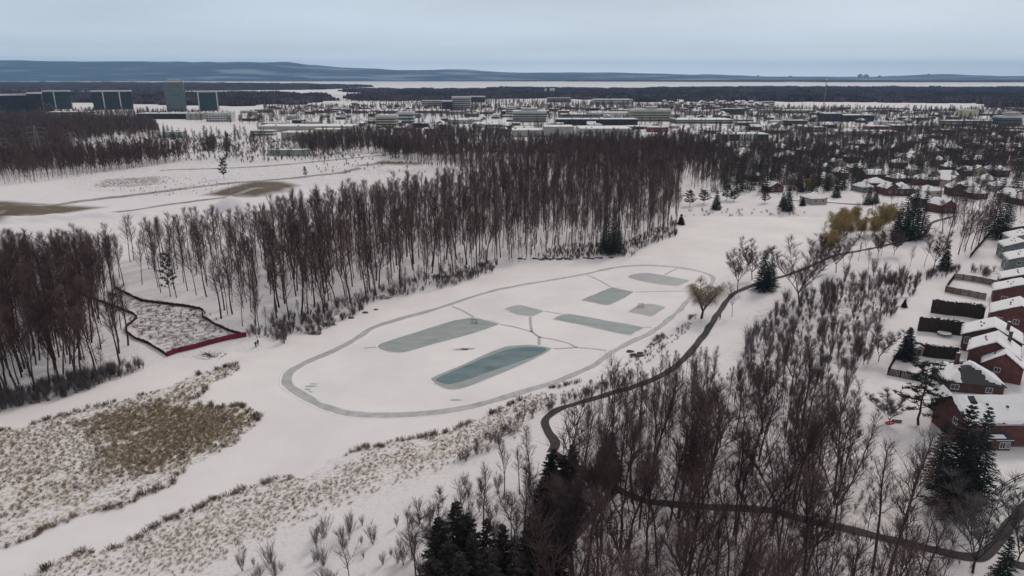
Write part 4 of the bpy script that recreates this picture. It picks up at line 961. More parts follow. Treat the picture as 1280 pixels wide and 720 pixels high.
# the lower wing in front-left of it
house_px('low wing with a snow roof left of the large red brick house', (1183, 517), (1212, 519), 3.4, 8, 2.2, wall='brick_brown', seed=9, wins=[('S', 0, .9, 1.4, 1.2)], melt=.1)
H2 = house_px('low brown house with patches of bare roof where snow has slid off', (1181, 478), (1259, 486), 2.7, 10.5, 3.0, wall='brick_brown', seed=21, melt=.42, hip=.75, wins=[('S', -4, .7, 1.6, 1.1), ('S', 3, .7, 1.2, 1.1)], chim=(-2.2, 1.8, 3.6, 7.0))
house_px('small red gable wing with a white snow band, below the large red gable', (1226, 456), (1281, 468), 4.2, 7, 3.0, rot=-34, wall='brick', seed=31, wins=[('S', -1, 2.3, 1.1, 1.0)], vents=True)
house_px('red brick gable house with a wide snow roof, second behind the brown one', (1208, 441), (1276, 450), 5.2, 9, 3.2, rot=-36, wall='brick', seed=41, wins=[('S', 2.5, 3.3, 1.1, 1.0), ('W', -3, 3.3, 1.1, 1.2)], chim=(2.6, 2.5, 5.6, 9.4))
house_px('brick house with twin white framed windows under the left eave', (1201, 420), (1280, 429), 4.8, 9, 3.2, rot=-34, wall='brick_brown', seed=51, wins=[('S', -5.4, 2.4, 1.1, 1.7), ('S', -3.9, 2.4, 1.1, 1.7), ('S', 3, 3.2, 1.1, 1.0)], chim=(3.0, -1.5, 6.0, 9.0))
house_px('red brick house behind the two tall dark hedges, small windows in its gable', (1237, 392), (1312, 400), 5.0, 9.5, 3.2, rot=-32, wall='brick', seed=61, wins=[('S', -4.5, 2.6, 1.3, 1.2), ('S', -.5, 2.6, 1.3, 1.2), ('S', 3, 2.6, 1.2, 1.2)])
house_px('dark red house at the end of the brown fenced yard', (1241, 365), (1312, 371), 4.4, 9, 3.0, rot=-32, wall='brick', seed=71, wins=[('S', -4, 1.6, 1.6, 1.2), ('S', 2, 3.0, 1.2, 1.2)])
house_px('wide snow roofed house behind the shrubs and fence corner', (1249, 350), (1320, 357), 4.2, 9, 2.8, rot=-30, wall='brick_brown', seed=81)
house_px('grey green sided house with a flat snow roof at the right edge', (1260, 326), (1316, 331), 5.2, 11, 2.2, wall='siding_green', seed=91)
house_px('pale green house above the grey green one at the right edge', (1255, 310), (1300, 313), 5.4, 9, 2.2, wall='siding_green', seed=101)
house_px('snow roofed house near the top of the row at the right edge', (1262, 299), (1310, 302), 5.2, 10, 2.2, wall='siding_grey', seed=111)
house_px('uppermost snow roofed house of the row at the right edge', (1264, 287), (1320, 290), 5.0, 10, 2.2, wall='brick_brown', seed=121)
# ------------------------------------------------------------------ residential houses in the trees
RES = [(1089, 222, 26, 'red walled house with the widest clean snow roof, below the far dark wood'), (1121, 225, 22, 'house just right of the widest snow roof, with dark red walls'), (1093, 234, 24, 'large snow roof in front of the widest roofed house'), (1110, 240, 13, 'house with a red wall and small snow roof, third of the close group'),
       (1125, 240, 12, 'small snow roofed house at the right of the close group'), (1078, 236, 10, 'tiny garage like snow roofed house left of the close group'), (1033, 226, 20, 'pale house with a mounded snow roof above the small white building'), (1016, 251, 22, 'pale building with tall window bays beyond the pond end'),
       (1010, 212, 16, 'snow roofed house left above the pale mounded roof'), (1032, 215, 8, 'small square snow roof above the pale mounded roof'), (1048, 220, 14, 'long thin snow roof right of the pale mounded roof'), (1158, 228, 34, 'long brownish snow dusted roof'), (1185, 230, 20, 'snow dusted house right of the long brownish roof'),
       (1208, 235, 22, 'clean white roofed house right of the snow dusted one'), (1217, 244, 14, 'square white roofed house below the clean white roof'), (1193, 241, 16, 'brownish dusted roof left of the square white roof'), (1158, 242, 24, 'stacked snow roofs left of the reddish trees'), (1151, 253, 12, 'bright snow roof beside the tall spruce'),
       (1263, 247, 20, 'snow roofed house near the right edge above the backyards'), (1275, 252, 14, 'pale house at the far right below the snow roof'), (1097, 188, 18, 'upper snow roof in the dark trees, left of two'), (1119, 186, 12, 'upper snow roof in the dark trees, right of two'), (1160, 187, 14, 'snow roof among dark trees near the glass office'),
       (1192, 189, 14, 'peaked snow roof in the dark wood'), (1212, 203, 24, 'striped snow roof in the middle of the right wood'), (1185, 212, 12, 'small snow roof left of the long striped one'), (1206, 216, 16, 'dusted roof below the striped roof'), (1222, 216, 16, 'dusted roof right below the striped roof'), (1236, 215, 12, 'small dusted roof at the right of a roof line'),
       (1248, 217, 10, 'tiny roof right of the dusted roofs'), (1250, 196, 9, 'isolated white gable in the right wood'), (1167, 192, 6, 'tiny white roof below the glass office'), (1122, 207, 18, 'row of thin snow roofs in the dark trees'), (1088, 192, 9, 'small low roof left of the upper roofs'), (1276, 204, 12, 'pale house cut by the right edge, high in the wood'),
       (990, 228, 13, 'house roof showing through golden branches left'), (965, 236, 12, 'low snow roofed house left of the golden branches'), (940, 222, 12, 'snow roof in the dark trees above the pond end'), (950, 208, 11, 'small roof above the trees right of the dark conifers'), (975, 200, 12, 'snow roof between dark conifer clumps'), (925, 198, 16, 'snow patch roofed house behind the conifers'),
       (1240, 172, 12, 'white roof just under the glass office'), (1212, 175, 9, 'small bright roof, left one of a near pair below the street'), (1222, 176, 7, 'small bright roof, right one of a near pair below the street'), (1150, 172, 14, 'roof at the edge of the dark right wood'), (900, 186, 22, 'long low snow roof behind the dark conifer belt'), (850, 184, 26, 'wide snow roof behind the conifer belt, left'),
       (1063, 200, 12, 'snow roof half hidden by the wood right of the conifers'), (1045, 205, 9, 'small roof left of the half hidden one'), (1140, 216, 14, 'roof just above the close house group on the right'), (1172, 204, 11, 'lone roof in the middle right wood'), (1140, 197, 12, 'low roof below the two upper snow roofs'), (1232, 228, 11, 'small roof right of the clean white one'), (1246, 236, 10, 'little roof in the reddish trees at the right'), (1175, 262, 12, 'roof half hidden behind the reddish clump')]
wm = ['brick', 'brick_brown', 'siding_grey', 'siding_beige', 'brick_brown', 'brick_tan']
for i, (px, py, wpx, lb) in enumerate(RES):
    x, y, z = G(px, py + 3); d = proj(x, y, z)[2]; w = min(max(wpx / F * d, 9), 26)
    wall = 'siding_beige' if i in (6, 7) else 'brick' if i in (0, 1, 3) else rnd.choice(wm)
    house(lb, x, y, R(rnd.uniform(70, 110)) if w > 13 and i != 7 else R(rnd.uniform(-20, 20)), min(w, 11) if w > 13 and i != 7 else w, w if w > 13 and i != 7 else 11, rnd.uniform(3.4, 5.2), rnd.uniform(2.4, 3.2), wall=wall, seed=i, hip=0.0 if i % 3 == 0 else .8, near_=False, melt=.25 if 'dust' in lb or 'strip' in lb else .1)
rr = random.Random(77); n_ = 0
lab_fill = [('small snow roofed house half hidden in the dark trees at the upper right', 'snow roofed houses lost in the far right trees', [(880, 192), (1000, 190), (1100, 172), (1330, 172), (1330, 270), (1180, 246), (1000, 232)], 62, 34),
            ('distant snow roofed house in rows beyond the striped beige office', 'rows of distant houses beyond the beige office', [(830, 127), (960, 128), (960, 135), (830, 134)], 46, 40),
            ('tiny distant snow roofed house at the upper left centre', 'scattered houses at the upper left centre', [(330, 134), (480, 130), (540, 138), (400, 150)], 30, 55), ('small snow roofed house between the halls of the business park', 'small houses between the business park halls', [(420, 136), (640, 134), (1300, 141), (1300, 172), (980, 176), (640, 168), (430, 166)], 90, 48)]
for lb, gr, poly, cnt, gap in lab_fill:
    Wp = W2(poly, 1); P = scatter(Wp, gap, 900 + cnt); rr.shuffle(P := [tuple(p) for p in P]); c_ = 0
    for x, y in P:
        if c_ >= cnt: break
        if any(math.hypot(x - f[0], y - f[1]) < 24 for f in FOOT): continue
        house(lb, x, y, R(rr.choice((0, 90)) + rr.uniform(-15, 15)), rr.uniform(9, 12), rr.uniform(12, 16), rr.uniform(3.2, 5.2), rr.uniform(2.4, 3.2), wall=rr.choice(wm), seed=c_, hip=rr.choice((0, .8)), near_=False, group=gr, melt=.12); c_ += 1
# ------------------------------------------------------------------ office blocks and sheds of the business park
def block(label, x0, x1, yt, yb, wall='conc', style='bands', depth=None, cap='snow', rib=None, group=None, name='office_building', cat='office building', pent=None, glass='darkglass', rz=0.0, stor=3.8):
    depth = depth * .62 if (depth and rz != 'face') else depth
    zb = 1.2; A = flat(x0, yb, zb); B = flat(x1, yb, zb); w = math.hypot(B[0] - A[0], B[1] - A[1]); cx = (A[0] + B[0]) / 2; cy = (A[1] + B[1]) / 2
    r_ = ray((x0 + x1) / 2, yt); h = CAMH + cy / r_[1] * r_[2] - zb; h = max(h, 3.2)
    d = depth or max(14, min(w * .7, 45)); zg = gz(cx, cy)
    if zg > 3: zg = 1.2
    fx_ = 0.0
    if rz == 'face':
        rz = -math.atan2(cx, cy) * .85; fx_ = -math.sin(rz) * d / 2
    r = ob(name, None, None, (cx + fx_, cy + d / 2 * math.cos(rz), zg), rz); tag(r, label, cat, group)
    b = MB(); b.box(-w / 2, w / 2, -d / 2, d / 2, -1, h); b.build('wall', MT[wall], r)
    b = MB(); p_ = .35
    for (a0, a1, b0, b1) in ((-w / 2 - p_, w / 2 + p_, -d / 2 - p_, -d / 2 + .3), (-w / 2 - p_, w / 2 + p_, d / 2 - .3, d / 2 + p_), (-w / 2 - p_, -w / 2 + .3, -d / 2 + .3, d / 2 - .3), (w / 2 - .3, w / 2 + p_, -d / 2 + .3, d / 2 - .3)): b.box(a0, a1, b0, b1, h - .5 if h < 14 else h - 2.2, h + .5)
    par = b.build('parapet', MT['conc_pale' if style != 'plain' else wall], r)
    b = MB(); b.box(-w / 2 + .3, w / 2 - .3, -d / 2 + .3, d / 2 - .3, h + .005, h + .32); sn = b.build('roof_snow', MT['snow'], r)
    ns_ = max(1, int(round(h / stor)))
    if style == 'bands':
        for k in range(ns_):
            b = MB(); z0 = (k + .35) * h / ns_; z1 = (k + .78) * h / ns_; e_ = .06
            b.box(-w / 2 + .8, w / 2 - .8, -d / 2 - e_, -d / 2 - .004, z0, z1); b.box(-w / 2 - e_, -w / 2 - .004, -d / 2 + .8, d / 2 - .8, z0, z1); b.box(w / 2 + .004, w / 2 + e_, -d / 2 + .8, d / 2 - .8, z0, z1)
            b.build('window_band', MT[glass], r)
    elif style == 'grid':
        nb = max(3, int(w / 4.5))
        for k in range(ns_):
            b = MB()
            for i in range(nb):
                a = -w / 2 + (i + .5) * w / nb; b.box(a - w / nb * .33, a + w / nb * .33, -d / 2 - .07, -d / 2 - .004, (k + .3) * h / ns_, (k + .8) * h / ns_)
                if nb < 7: b.build('window', MT[glass], r); b = MB()
            if nb >= 7: b.build('window_row', MT[glass], r)
    elif style == 'curtain':
        b = MB()
        for i in range(int(w / 3) + 1): a = -w / 2 + i * w / int(w / 3); b.box(a - .1, a + .1, -d / 2 - .18, -d / 2 - .004, 0, h - 2.4)
        for k in range(1, ns_): b.box(-w / 2, w / 2, -d / 2 - .12, -d / 2 - .006, k * h / ns_ - .12, k * h / ns_ + .12)
        b.build('mullions', MT['navy' if wall != 'towerglass' else 'conc'], r)
    elif style == 'door':
        b = MB(); n = max(2, int(w / 14))
        for i in range(n): b = MB(); a = -w / 2 + (i + .5) * w / n; b.box(a - 2, a + 2, -d / 2 - .06, -d / 2 - .004, -.5, min(3.4, h * .7)); b.build('loading_door', MT['stone'], r)
    if rib:
        for x_ in rib:
            t_ = (x_ - x0) / (x1 - x0); a = -w / 2 + t_ * w; b = MB(); b.box(a - 1.1, a + 1.1, -d / 2 - .9, -d / 2 - .2, -.5, h + .2); b.build('white_pier', MT['conc_pale'], r)
    if pent:
        p0, p1, ph = pent; b = MB(); a0 = -w / 2 + (p0 - x0) / (x1 - x0) * w; a1 = -w / 2 + (p1 - x0) / (x1 - x0) * w; b.box(a0, a1, -d / 4, d / 4, h + .3, h + ph); pt_ = b.build('penthouse', MT['conc'], r)
        b = MB(); b.box(a0 - .2, a1 + .2, -d / 4 - .2, d / 4 + .2, h + ph + .004, h + ph + .3); b.build('penthouse_snow', MT['snow'], pt_)
    else:
        q_ = random.Random(int(x0))
        for i in range(min(4, max(1, int(w / 16)))):
            a = q_.uniform(-w / 2 + 2, w / 2 - 3); e_ = q_.uniform(-d / 2 + 2, d / 2 - 3); b = MB(); b.box(a, a + 1.8, e_, e_ + 1.6, h + .33, h + 1.5); b.build('roof_unit', MT['metal'], r)
    FOOT.append((cx, cy + d / 2, rz, w / 2 + 3, d / 2 + 3)); return r
BL = [('dark purple brown glass slab, leftmost of the tower group', 7, 39, 118, 143, dict(wall='darkbrown', style='curtain', cap=0, depth=30, rz='face')),
      ('dark purple brown slab joined to the leftmost one, a little taller', 39, 54, 116, 143, dict(wall='darkbrown', style='curtain', depth=32, rz='face')),
      ('dark green glass block with one white pier, second tower from the left', 59, 88, 113.5, 136.5, dict(wall='greenglass', style='curtain', rib=[71], depth=30, rz='face')),
      ('dark glass slab with two white piers under a pale cap', 121, 164, 113.5, 137, dict(wall='darkglass', style='curtain', rib=[133, 151], depth=30, rz='face')),
      ('tall grey green glass tower, highest building at the left', 210, 232, 101.5, 139, dict(wall='towerglass', style='curtain', depth=34, pent=(215, 228, 4), rz='face')),
      ('dark green glass cube framed by white piers right of the tall tower', 250, 273, 114, 138.5, dict(wall='greenglass', style='curtain', rib=[250.8, 272.2], depth=34, rz='face')),
      ('low green roofed hall in front of the second tower', 62, 110, 140, 146, dict(wall='palegreen', style='bands', depth=40)),
      ('long dark low building with a white roof line in front of the tall tower', 172, 240, 142, 149, dict(wall='darkbrown', style='bands', depth=50)),
      ('pale end block of the long low building', 233, 252, 142, 150, dict(wall='conc', style='plain', depth=40)),
      ('white office with a grid of dark windows at the upper left', 258, 290, 141, 152.5, dict(wall='conc_pale', style='grid', depth=25)),
      ('grey flat roofed hut among conifers left of the scrub land', 207, 228, 165, 172, dict(wall='palegreen', style='door', depth=22)),
      ('long tan warehouse with a broad snow roof at the upper left centre', 322, 440, 158, 165, dict(wall='siding_beige', style='door', depth=75)),
      ('grey barn like warehouse with dark end wall', 352, 386, 166, 175, dict(wall='conc', style='door', depth=45)),
      ('beige green warehouse right of the grey barn', 392, 430, 162, 170, dict(wall='siding_beige', style='plain', depth=35)),
      ('low pale shed at the edge of the scrub land', 335, 383, 188, 195, dict(wall='palegreen', style='plain', depth=20)),
      ('beige office with horizontal window bands left of centre', 470, 496, 144.5, 161, dict(wall='beige', style='bands', depth=30)),
      ('teal glass office with white floor lines, joined to the beige one', 497, 517, 140.5, 157, dict(wall='tealglass', style='bands', depth=34, glass='conc_pale', stor=4.5)),
      ('grey office block with white bands and a blank upper storey, tallest at the centre', 565, 588, 121, 138, dict(wall='conc', style='bands', depth=42, rz=0)),
      ('dark glass wing left of the grey centre block', 553, 565, 126, 138.5, dict(wall='darkglass', style='curtain', depth=40)),
      ('dark block behind the grey centre block', 588, 606, 120.5, 128, dict(wall='navy', style='curtain', depth=50)),
      ('long low office behind trees left of the dark glass wing', 527, 552, 126, 133, dict(wall='conc', style='bands', depth=40)),
      ('terraced concrete office with dark bands and snow ledges, centre right', 641, 683, 139, 153, dict(wall='conc', style='bands', depth=50, pent=(652, 672, 4))),
      ('pale office edge left of the terraced concrete office', 632, 645, 133, 144, dict(wall='conc_pale', style='bands', depth=30)),
      ('beige green office with horizontal bands and a rooftop box', 788, 838, 137, 152, dict(wall='beige', style='bands', depth=36, pent=(808, 821, 4))),
      ('very long dark walled building with a white roof line, centre right', 695, 797, 149, 157, dict(wall='darkbrown', style='bands', depth=45)),
      ('green fronted long hall behind the dark walled building', 700, 757, 143, 148, dict(wall='palegreen', style='bands', depth=55)),
      ('wide snow roofed hall left of the beige banded office', 737, 786, 141, 148, dict(wall='conc_pale', style='plain', depth=60)),
      ('big windowless green grey warehouse wall at the centre right', 680, 717, 159, 172, dict(wall='conc', style='plain', depth=60)),
      ('white roofed warehouse left of the windowless wall', 640, 680, 163, 171.5, dict(wall='conc', style='door', depth=60)),
      ('long snow roofed warehouse right of the windowless wall', 725, 790, 161, 168, dict(wall='conc', style='door', depth=90)),
      ('sawtooth snow roofed factory right of the beige banded office', 845, 917, 150, 155, dict(wall='palegreen', style='bands', depth=80)),
      ('pillared pale green building with a flat snow roof above the dark conifers', 903, 960, 168, 176.5, dict(wall='greenglass', style='grid', depth=40, rib=[910, 925, 928, 932, 936, 940, 944])),
      ('green glass fronted office in the trees right of the factory', 903, 930, 136, 143.5, dict(wall='greenglass', style='grid', depth=30)),
      ('distant white complex with a stepped roof line', 742, 791, 124.5, 131, dict(wall='conc_pale', style='bands', depth=80)),
      ('distant brick terrace with a snow roof behind bare trees', 684, 714, 122.5, 128, dict(wall='stone', style='bands', depth=40)),
      ('pale yellow green block among trees at the upper right', 1201, 1222, 138, 148, dict(wall='yellow', style='plain', depth=30)),
      ('dark glass office with snowy rooftop box at the right edge', 1250, 1275, 145.5, 161, dict(wall='tealglass', style='bands', depth=30, pent=(1258, 1272, 5))),
      ('dark navy block, left of a pair at the upper right', 1030, 1052, 142, 152, dict(wall='navy', style='curtain', depth=40)),
      ('long dark ribbed warehouse right of the navy block', 1053, 1092, 144, 152, dict(wall='navy', style='curtain', depth=45)),
      ('red brick shop row with a white roof at the upper right', 1086, 1110, 158, 166, dict(wall='redwall', style='grid', depth=30)),
      ('second red brick shop row, right of a dark tree', 1116, 1134, 157, 165, dict(wall='redwall', style='grid', depth=30)),
      ('long pale low office left of the dark glass office', 1180, 1249, 151, 158, dict(wall='conc', style='bands', depth=25)),
      ('white roofed store below the red brick shops', 1060, 1090, 164, 170, dict(wall='conc', style='door', depth=30)),
      ('white roofed shed right of the red brick shops', 1140, 1175, 157, 161, dict(wall='conc', style='door', depth=35)),
      ('low snow roofed building near the far field, upper right', 1120, 1162, 147, 151, dict(wall='conc', style='bands', depth=50)),
      ('low green white building left of the lattice mast', 975, 1020, 138, 142, dict(wall='palegreen', style='bands', depth=50)),
      ('snow roofed shops behind the factory, upper centre right', 860, 888, 139, 144, dict(wall='conc_pale', style='grid', depth=30)),
      ('pair mate of the snow roofed shops behind the factory', 891, 903, 138, 143, dict(wall='conc_pale', style='grid', depth=30)),
      ('stacked white building at the edge of the far wood', 955, 968, 127, 134, dict(wall='conc_pale', style='bands', depth=30)),
      ('low pale building beyond the pond end, half behind conifers', 955, 985, 163, 168, dict(wall='beige', style='bands', depth=30)),
      ('long snow roofed warehouse in the middle distance left of the terraced office', 440, 560, 138.5, 142, dict(wall='conc', style='bands', depth=80)),
      ('flat roofed pale hall right of the teal office', 560, 600, 150, 155, dict(wall='conc', style='door', depth=60)),
      ('long pale hall below the terraced office on the left', 590, 640, 155, 160, dict(wall='conc', style='door', depth=70))]
for lb, x0, x1, yt, yb, k in BL:
    block(lb, x0, x1, yt, yb, **k)
# fill-in of low flat halls
rr = random.Random(5)
Pf = [tuple(p) for p in scatter(W2([(300, 136), (640, 134), (1300, 138), (1300, 172), (980, 176), (640, 168), (480, 170), (330, 182)], 1), 52, 51, prob=.8)]; rr.shuffle(Pf); c_ = 0
for x, y in Pf:
    if c_ > 125: break
    if any(math.hypot(x - f[0], y - f[1]) < 14 + max(f[3], f[4]) for f in FOOT): continue
    px, py, d = proj(x, y); wpx = rr.uniform(12, 38) / d * F; hpx = rr.uniform(4, 8.5) / d * F * .97
    sd_ = 'left' if px < 640 else 'right'; wl = rr.choice(['conc', 'conc_pale', 'stone', 'palegreen', 'siding_beige', 'redwall', 'darkbrown'])
    wl_ = {'conc': 'grey', 'conc_pale': 'white', 'stone': 'dark grey', 'palegreen': 'pale green', 'siding_beige': 'beige', 'redwall': 'red brick', 'darkbrown': 'dark brown'}[wl]
    lb = wl_; block('%s flat hall with snowy roof in the %s half of the business park' % (lb, sd_), px - wpx / 2, px + wpx / 2, py - hpx, py, wall=wl, style=rr.choice(['bands', 'door', 'grid']), depth=rr.uniform(16, 36), group='%s flat halls in the %s business park' % (lb, sd_), name='warehouse', cat='warehouse', rz=rr.uniform(-.12, .12)); c_ += 1
# white sports dome, radomes, masts
def dome(label, px, py, r, h, name, cat, mat='white'):
    x, y = flat(px, py, 1.2); o = ob(name, None, None, (x, y, 1.2)); tag(o, label, cat); b = MB(); V = []; Fc = []; n = 20; m_ = 7
    for i in range(m_ + 1):
        t_ = i / m_ * math.pi / 2
        for k in range(n): a = k * 2 * math.pi / n; V.append((r * math.cos(t_) * math.cos(a), r * math.cos(t_) * math.sin(a), h * math.sin(t_)))
    for i in range(m_):
        for k in range(n): Fc.append((i * n + k, i * n + (k + 1) % n, (i + 1) * n + (k + 1) % n, (i + 1) * n + k))
    b.add(V, Fc); b.build('shell', MT[mat], o); b = MB(); b.tube([(0, 0, -.5), (0, 0, .8)], r + .15, 20); b.build('base_ring', MT['stone'], o); FOOT.append((x, y, 0, r + 4, r + 4))
dome('white air supported sports dome left of the beige banded office', 451, 154.5, 15, 9, 'sports_dome', 'dome')
for i, (px, lb) in enumerate(((682, 'leftmost small white radome on the far wooded ridge'), (688.5, 'middle small white radome on the far wooded ridge'), (691.5, 'rightmost, largest white radome on the far wooded ridge'))):
    x, y = flat(px, 118, 1.2); o = ob('radome', None, None, (x, y, 1.2)); tag(o, lb, 'radome'); b = MB(); b.blob((0, 0, 18), (5 + i * .8, 5 + i * .8, 5 + i * .8), 1, 16, 10, 1, 0); b.build('ball', MT['white'], o); b = MB(); b.tube([(0, 0, -1), (0, 0, 14)], [3, 2.2], 10); b.build('tower', MT['conc'], o); FOOT.append((x, y, 0, 8, 8))
def mast(label, px, pyb, pyt, w0, name='lattice_mast', arms=None, cat='mast', w1=None):
    x, y = flat(px, pyb, 1.2); r_ = ray(px, pyt); H = CAMH + y / r_[1] * r_[2] - 1.2; o = ob(name, None, None, (x, y, 1.2), R(20)); tag(o, label, cat); b = MB(); n = 12; w1 = w1 if w1 is not None else w0
    def wd(t_): return w0 + (w1 - w0) * t_
    for sx_, sy_ in ((-1, -1), (1, -1), (1, 1), (-1, 1)): b.bar((sx_ * w0 / 2, sy_ * w0 / 2, -.5), (sx_ * w1 / 2, sy_ * w1 / 2, H), .28)
    for i in range(n):
        a, c_2 = i / n, (i + 1) / n
        for (p, q_) in (((-1, -1), (1, -1)), ((1, -1), (1, 1)), ((1, 1), (-1, 1)), ((-1, 1), (-1, -1))): b.bar((p[0] * wd(a) / 2, p[1] * wd(a) / 2, a * H), (q_[0] * wd(c_2) / 2, q_[1] * wd(c_2) / 2, c_2 * H), .15)
    b.build('lattice', MT['metal'], o)
    for i, (t_, L) in enumerate(arms or []):
        b = MB(); b.bar((-L, 0, t_ * H), (L, 0, t_ * H), .3); b.bar((-L, 0, t_ * H), (0, 0, t_ * H + 2), .18); b.bar((L, 0, t_ * H), (0, 0, t_ * H + 2), .18)
        for s in (-1, 1): b.bar((s * L, 0, t_ * H), (s * L, 0, t_ * H - 1.8), .25)
        b.build('cross_arm', MT['metal'], o)
    if not arms: b = MB(); b.box(-1.6, 1.6, -1.6, 1.6, H - 3, H - 1); b.build('antenna', MT['white'], o)
mast('tall thin lattice mast standing before the far white field', 1029, 137, 98, 1.4)
mast('transmission pylon with three cross arms in the maroon wood at the left', 50, 196, 157, 5, 'transmission_pylon', [(.62, 6), (.78, 7.5), (.94, 6)], 'pylon', .9)
mast('transmission pylon with cross arms at the far left edge of the wood', 4, 203, 172, 5, 'transmission_pylon', [(.62, 6), (.78, 7.5), (.94, 6)], 'pylon', .9)
mast('small pylon among bare trees below the white office', 92, 190, 165, 4, 'transmission_pylon', [(.7, 5), (.9, 5)], 'pylon', .8)
def tower(label, px0, px1, yt, D, seed):
    ra = ray(px0, 96); rb = ray(px1, 96); xa = ra[0] / ra[1] * D; xb = rb[0] / rb[1] * D; rt = ray((px0 + px1) / 2, yt); h = CAMH + D / rt[1] * rt[2]
    o = ob('far_tower', None, None, ((xa + xb) / 2, D, 0)); tag(o, label, 'tower'); w = xb - xa; b = MB(); b.box(-w / 2, w / 2, 0, 30, 0, h * .9); b.build('wall', MT['conc'], o); b = MB(); b.box(-w / 4, w / 4, 5, 25, h * .9 + .01, h); b.build('rooftop', MT['conc'], o)
for i, (a, b_, t_, lb) in enumerate(((1073, 1078, 92.5, 'left tower of the faint far skyline'), (1080, 1086, 93, 'right tower of the faint far skyline'), (1098, 1102, 94.3, 'short tower right of the faint skyline pair'), (1151, 1156, 94, 'small stub tower left on the low ridge skyline'), (1159, 1163, 92, 'highest tower on the low ridge skyline'),
                                     (1183, 1187, 92.6, 'tower on top of the low ridge'), (1221, 1224, 94.3, 'lone faint tower near the right edge'), (986, 990, 94.6, 'lone faint tower left of the lattice mast'), (947, 949, 93.6, 'thin faint spire beyond the river'))): tower(lb, a, b_, t_, 11500, i)
# ------------------------------------------------------------------ hedges, fences, sheds
def hedge(label, P, h, w=1.5, snow=.35, seed=0):
    pw = [G(*p) for p in P]; o = ob('cedar_hedge', None, None, pw[0]); tag(o, label, 'hedge', 'cedar hedges between the backyards'); O = Vector(pw[0])
    C = catmull(np.array([p[:2] for p in pw]), 14) if len(pw) > 2 else np.array([np.array(pw[0][:2]) + (np.array(pw[1][:2]) - np.array(pw[0][:2])) * t_ for t_ in np.linspace(0, 1, 40)])
    V = []; Fc = []; rg = np.random.RandomState(seed); prof = [(-.5, -.05), (-.55, .3), (-.5, .7), (-.42, .93), (-.2, 1.02), (.2, 1.02), (.42, .93), (.5, .7), (.55, .3), (.5, -.05)]; m_ = len(prof); caps_ = []
    for i, c_ in enumerate(C):
        a = C[max(i - 1, 0)]; b_ = C[min(i + 1, len(C) - 1)]; d = (b_ - a) / (np.hypot(*(b_ - a)) + 1e-9); nn = np.array([-d[1], d[0]]); e_ = min(1, .55 + .45 * min(i, len(C) - 1 - i) / 1.5)
        hh = h * (1 + .07 * float(vnoise(c_[0], c_[1], 1.1, seed)) + (.05 if i % 2 else 0)) * (.93 + .07 * e_)
        for (u, v) in prof:
            p = c_ + nn * u * w * e_ * (1 + rg.uniform(-.12, .12)); V.append((p[0] - O.x, p[1] - O.y, gz(*c_) - O.z + v * hh + rg.uniform(-.08, .08)))
        if i and rg.rand() < snow: sn = MB(); caps_.append(sn); sn.blob((c_[0] - O.x + rg.uniform(-.3, .3), c_[1] - O.y, gz(*c_) - O.z + hh * 1.02), (.55, .45, .16), i, 8, 5)
    for i in range(len(C) - 1):
        for k in range(m_ - 1): a = i * m_ + k; b_ = a + m_; Fc.append((a, a + 1, b_ + 1, b_))
    Fc.append(tuple(range(m_))); Fc.append(tuple((len(C) - 1) * m_ + k for k in range(m_))[::-1])
    me = bpy.data.meshes.new('foliage'); me.from_pydata(V, [], Fc); me.materials.append(MT['cedar']); me.update(); fo = ob('foliage', me, o)
    sg = []   # sprigs breaking the outline
    for _ in range(int(len(C) * 26)):
        i = rg.randint(len(C) - 1); k = rg.randint(1, m_ - 1); v = Vector(V[i * m_ + k]).lerp(Vector(V[(i + 1) * m_ + k]), rg.rand()); d = Vector((rg.normal(0, .5), rg.normal(0, .5), rg.uniform(.2, 1))).normalized() * rg.uniform(.15, .4); sg.append((*v, *(v + d), .07, .01))
    ob('sprigs', seg_mesh('sprigs', sg, MT['cedar'], 3), fo)
    for sn in caps_: sn.build('snow_cap', MT['snow'], o)
    return o
hedge('longest tall dark hedge behind the brown fenced yard, topmost of the three', [(1163, 390), (1180, 392.5), (1205, 395), (1229, 399)], 3.9, 1.7, .55, 1)
hedge('tall dark hedge below the longest one, with a rounded left end', [(1147, 413), (1170, 415), (1190, 417.5), (1202, 419)], 3.8, 1.7, .3, 2)
hedge('low dark hedge beside the wooden shed, nearest of the three', [(1141, 441), (1160, 445.5), (1178, 447.5), (1196, 449)], 3.1, 1.5, .7, 3)
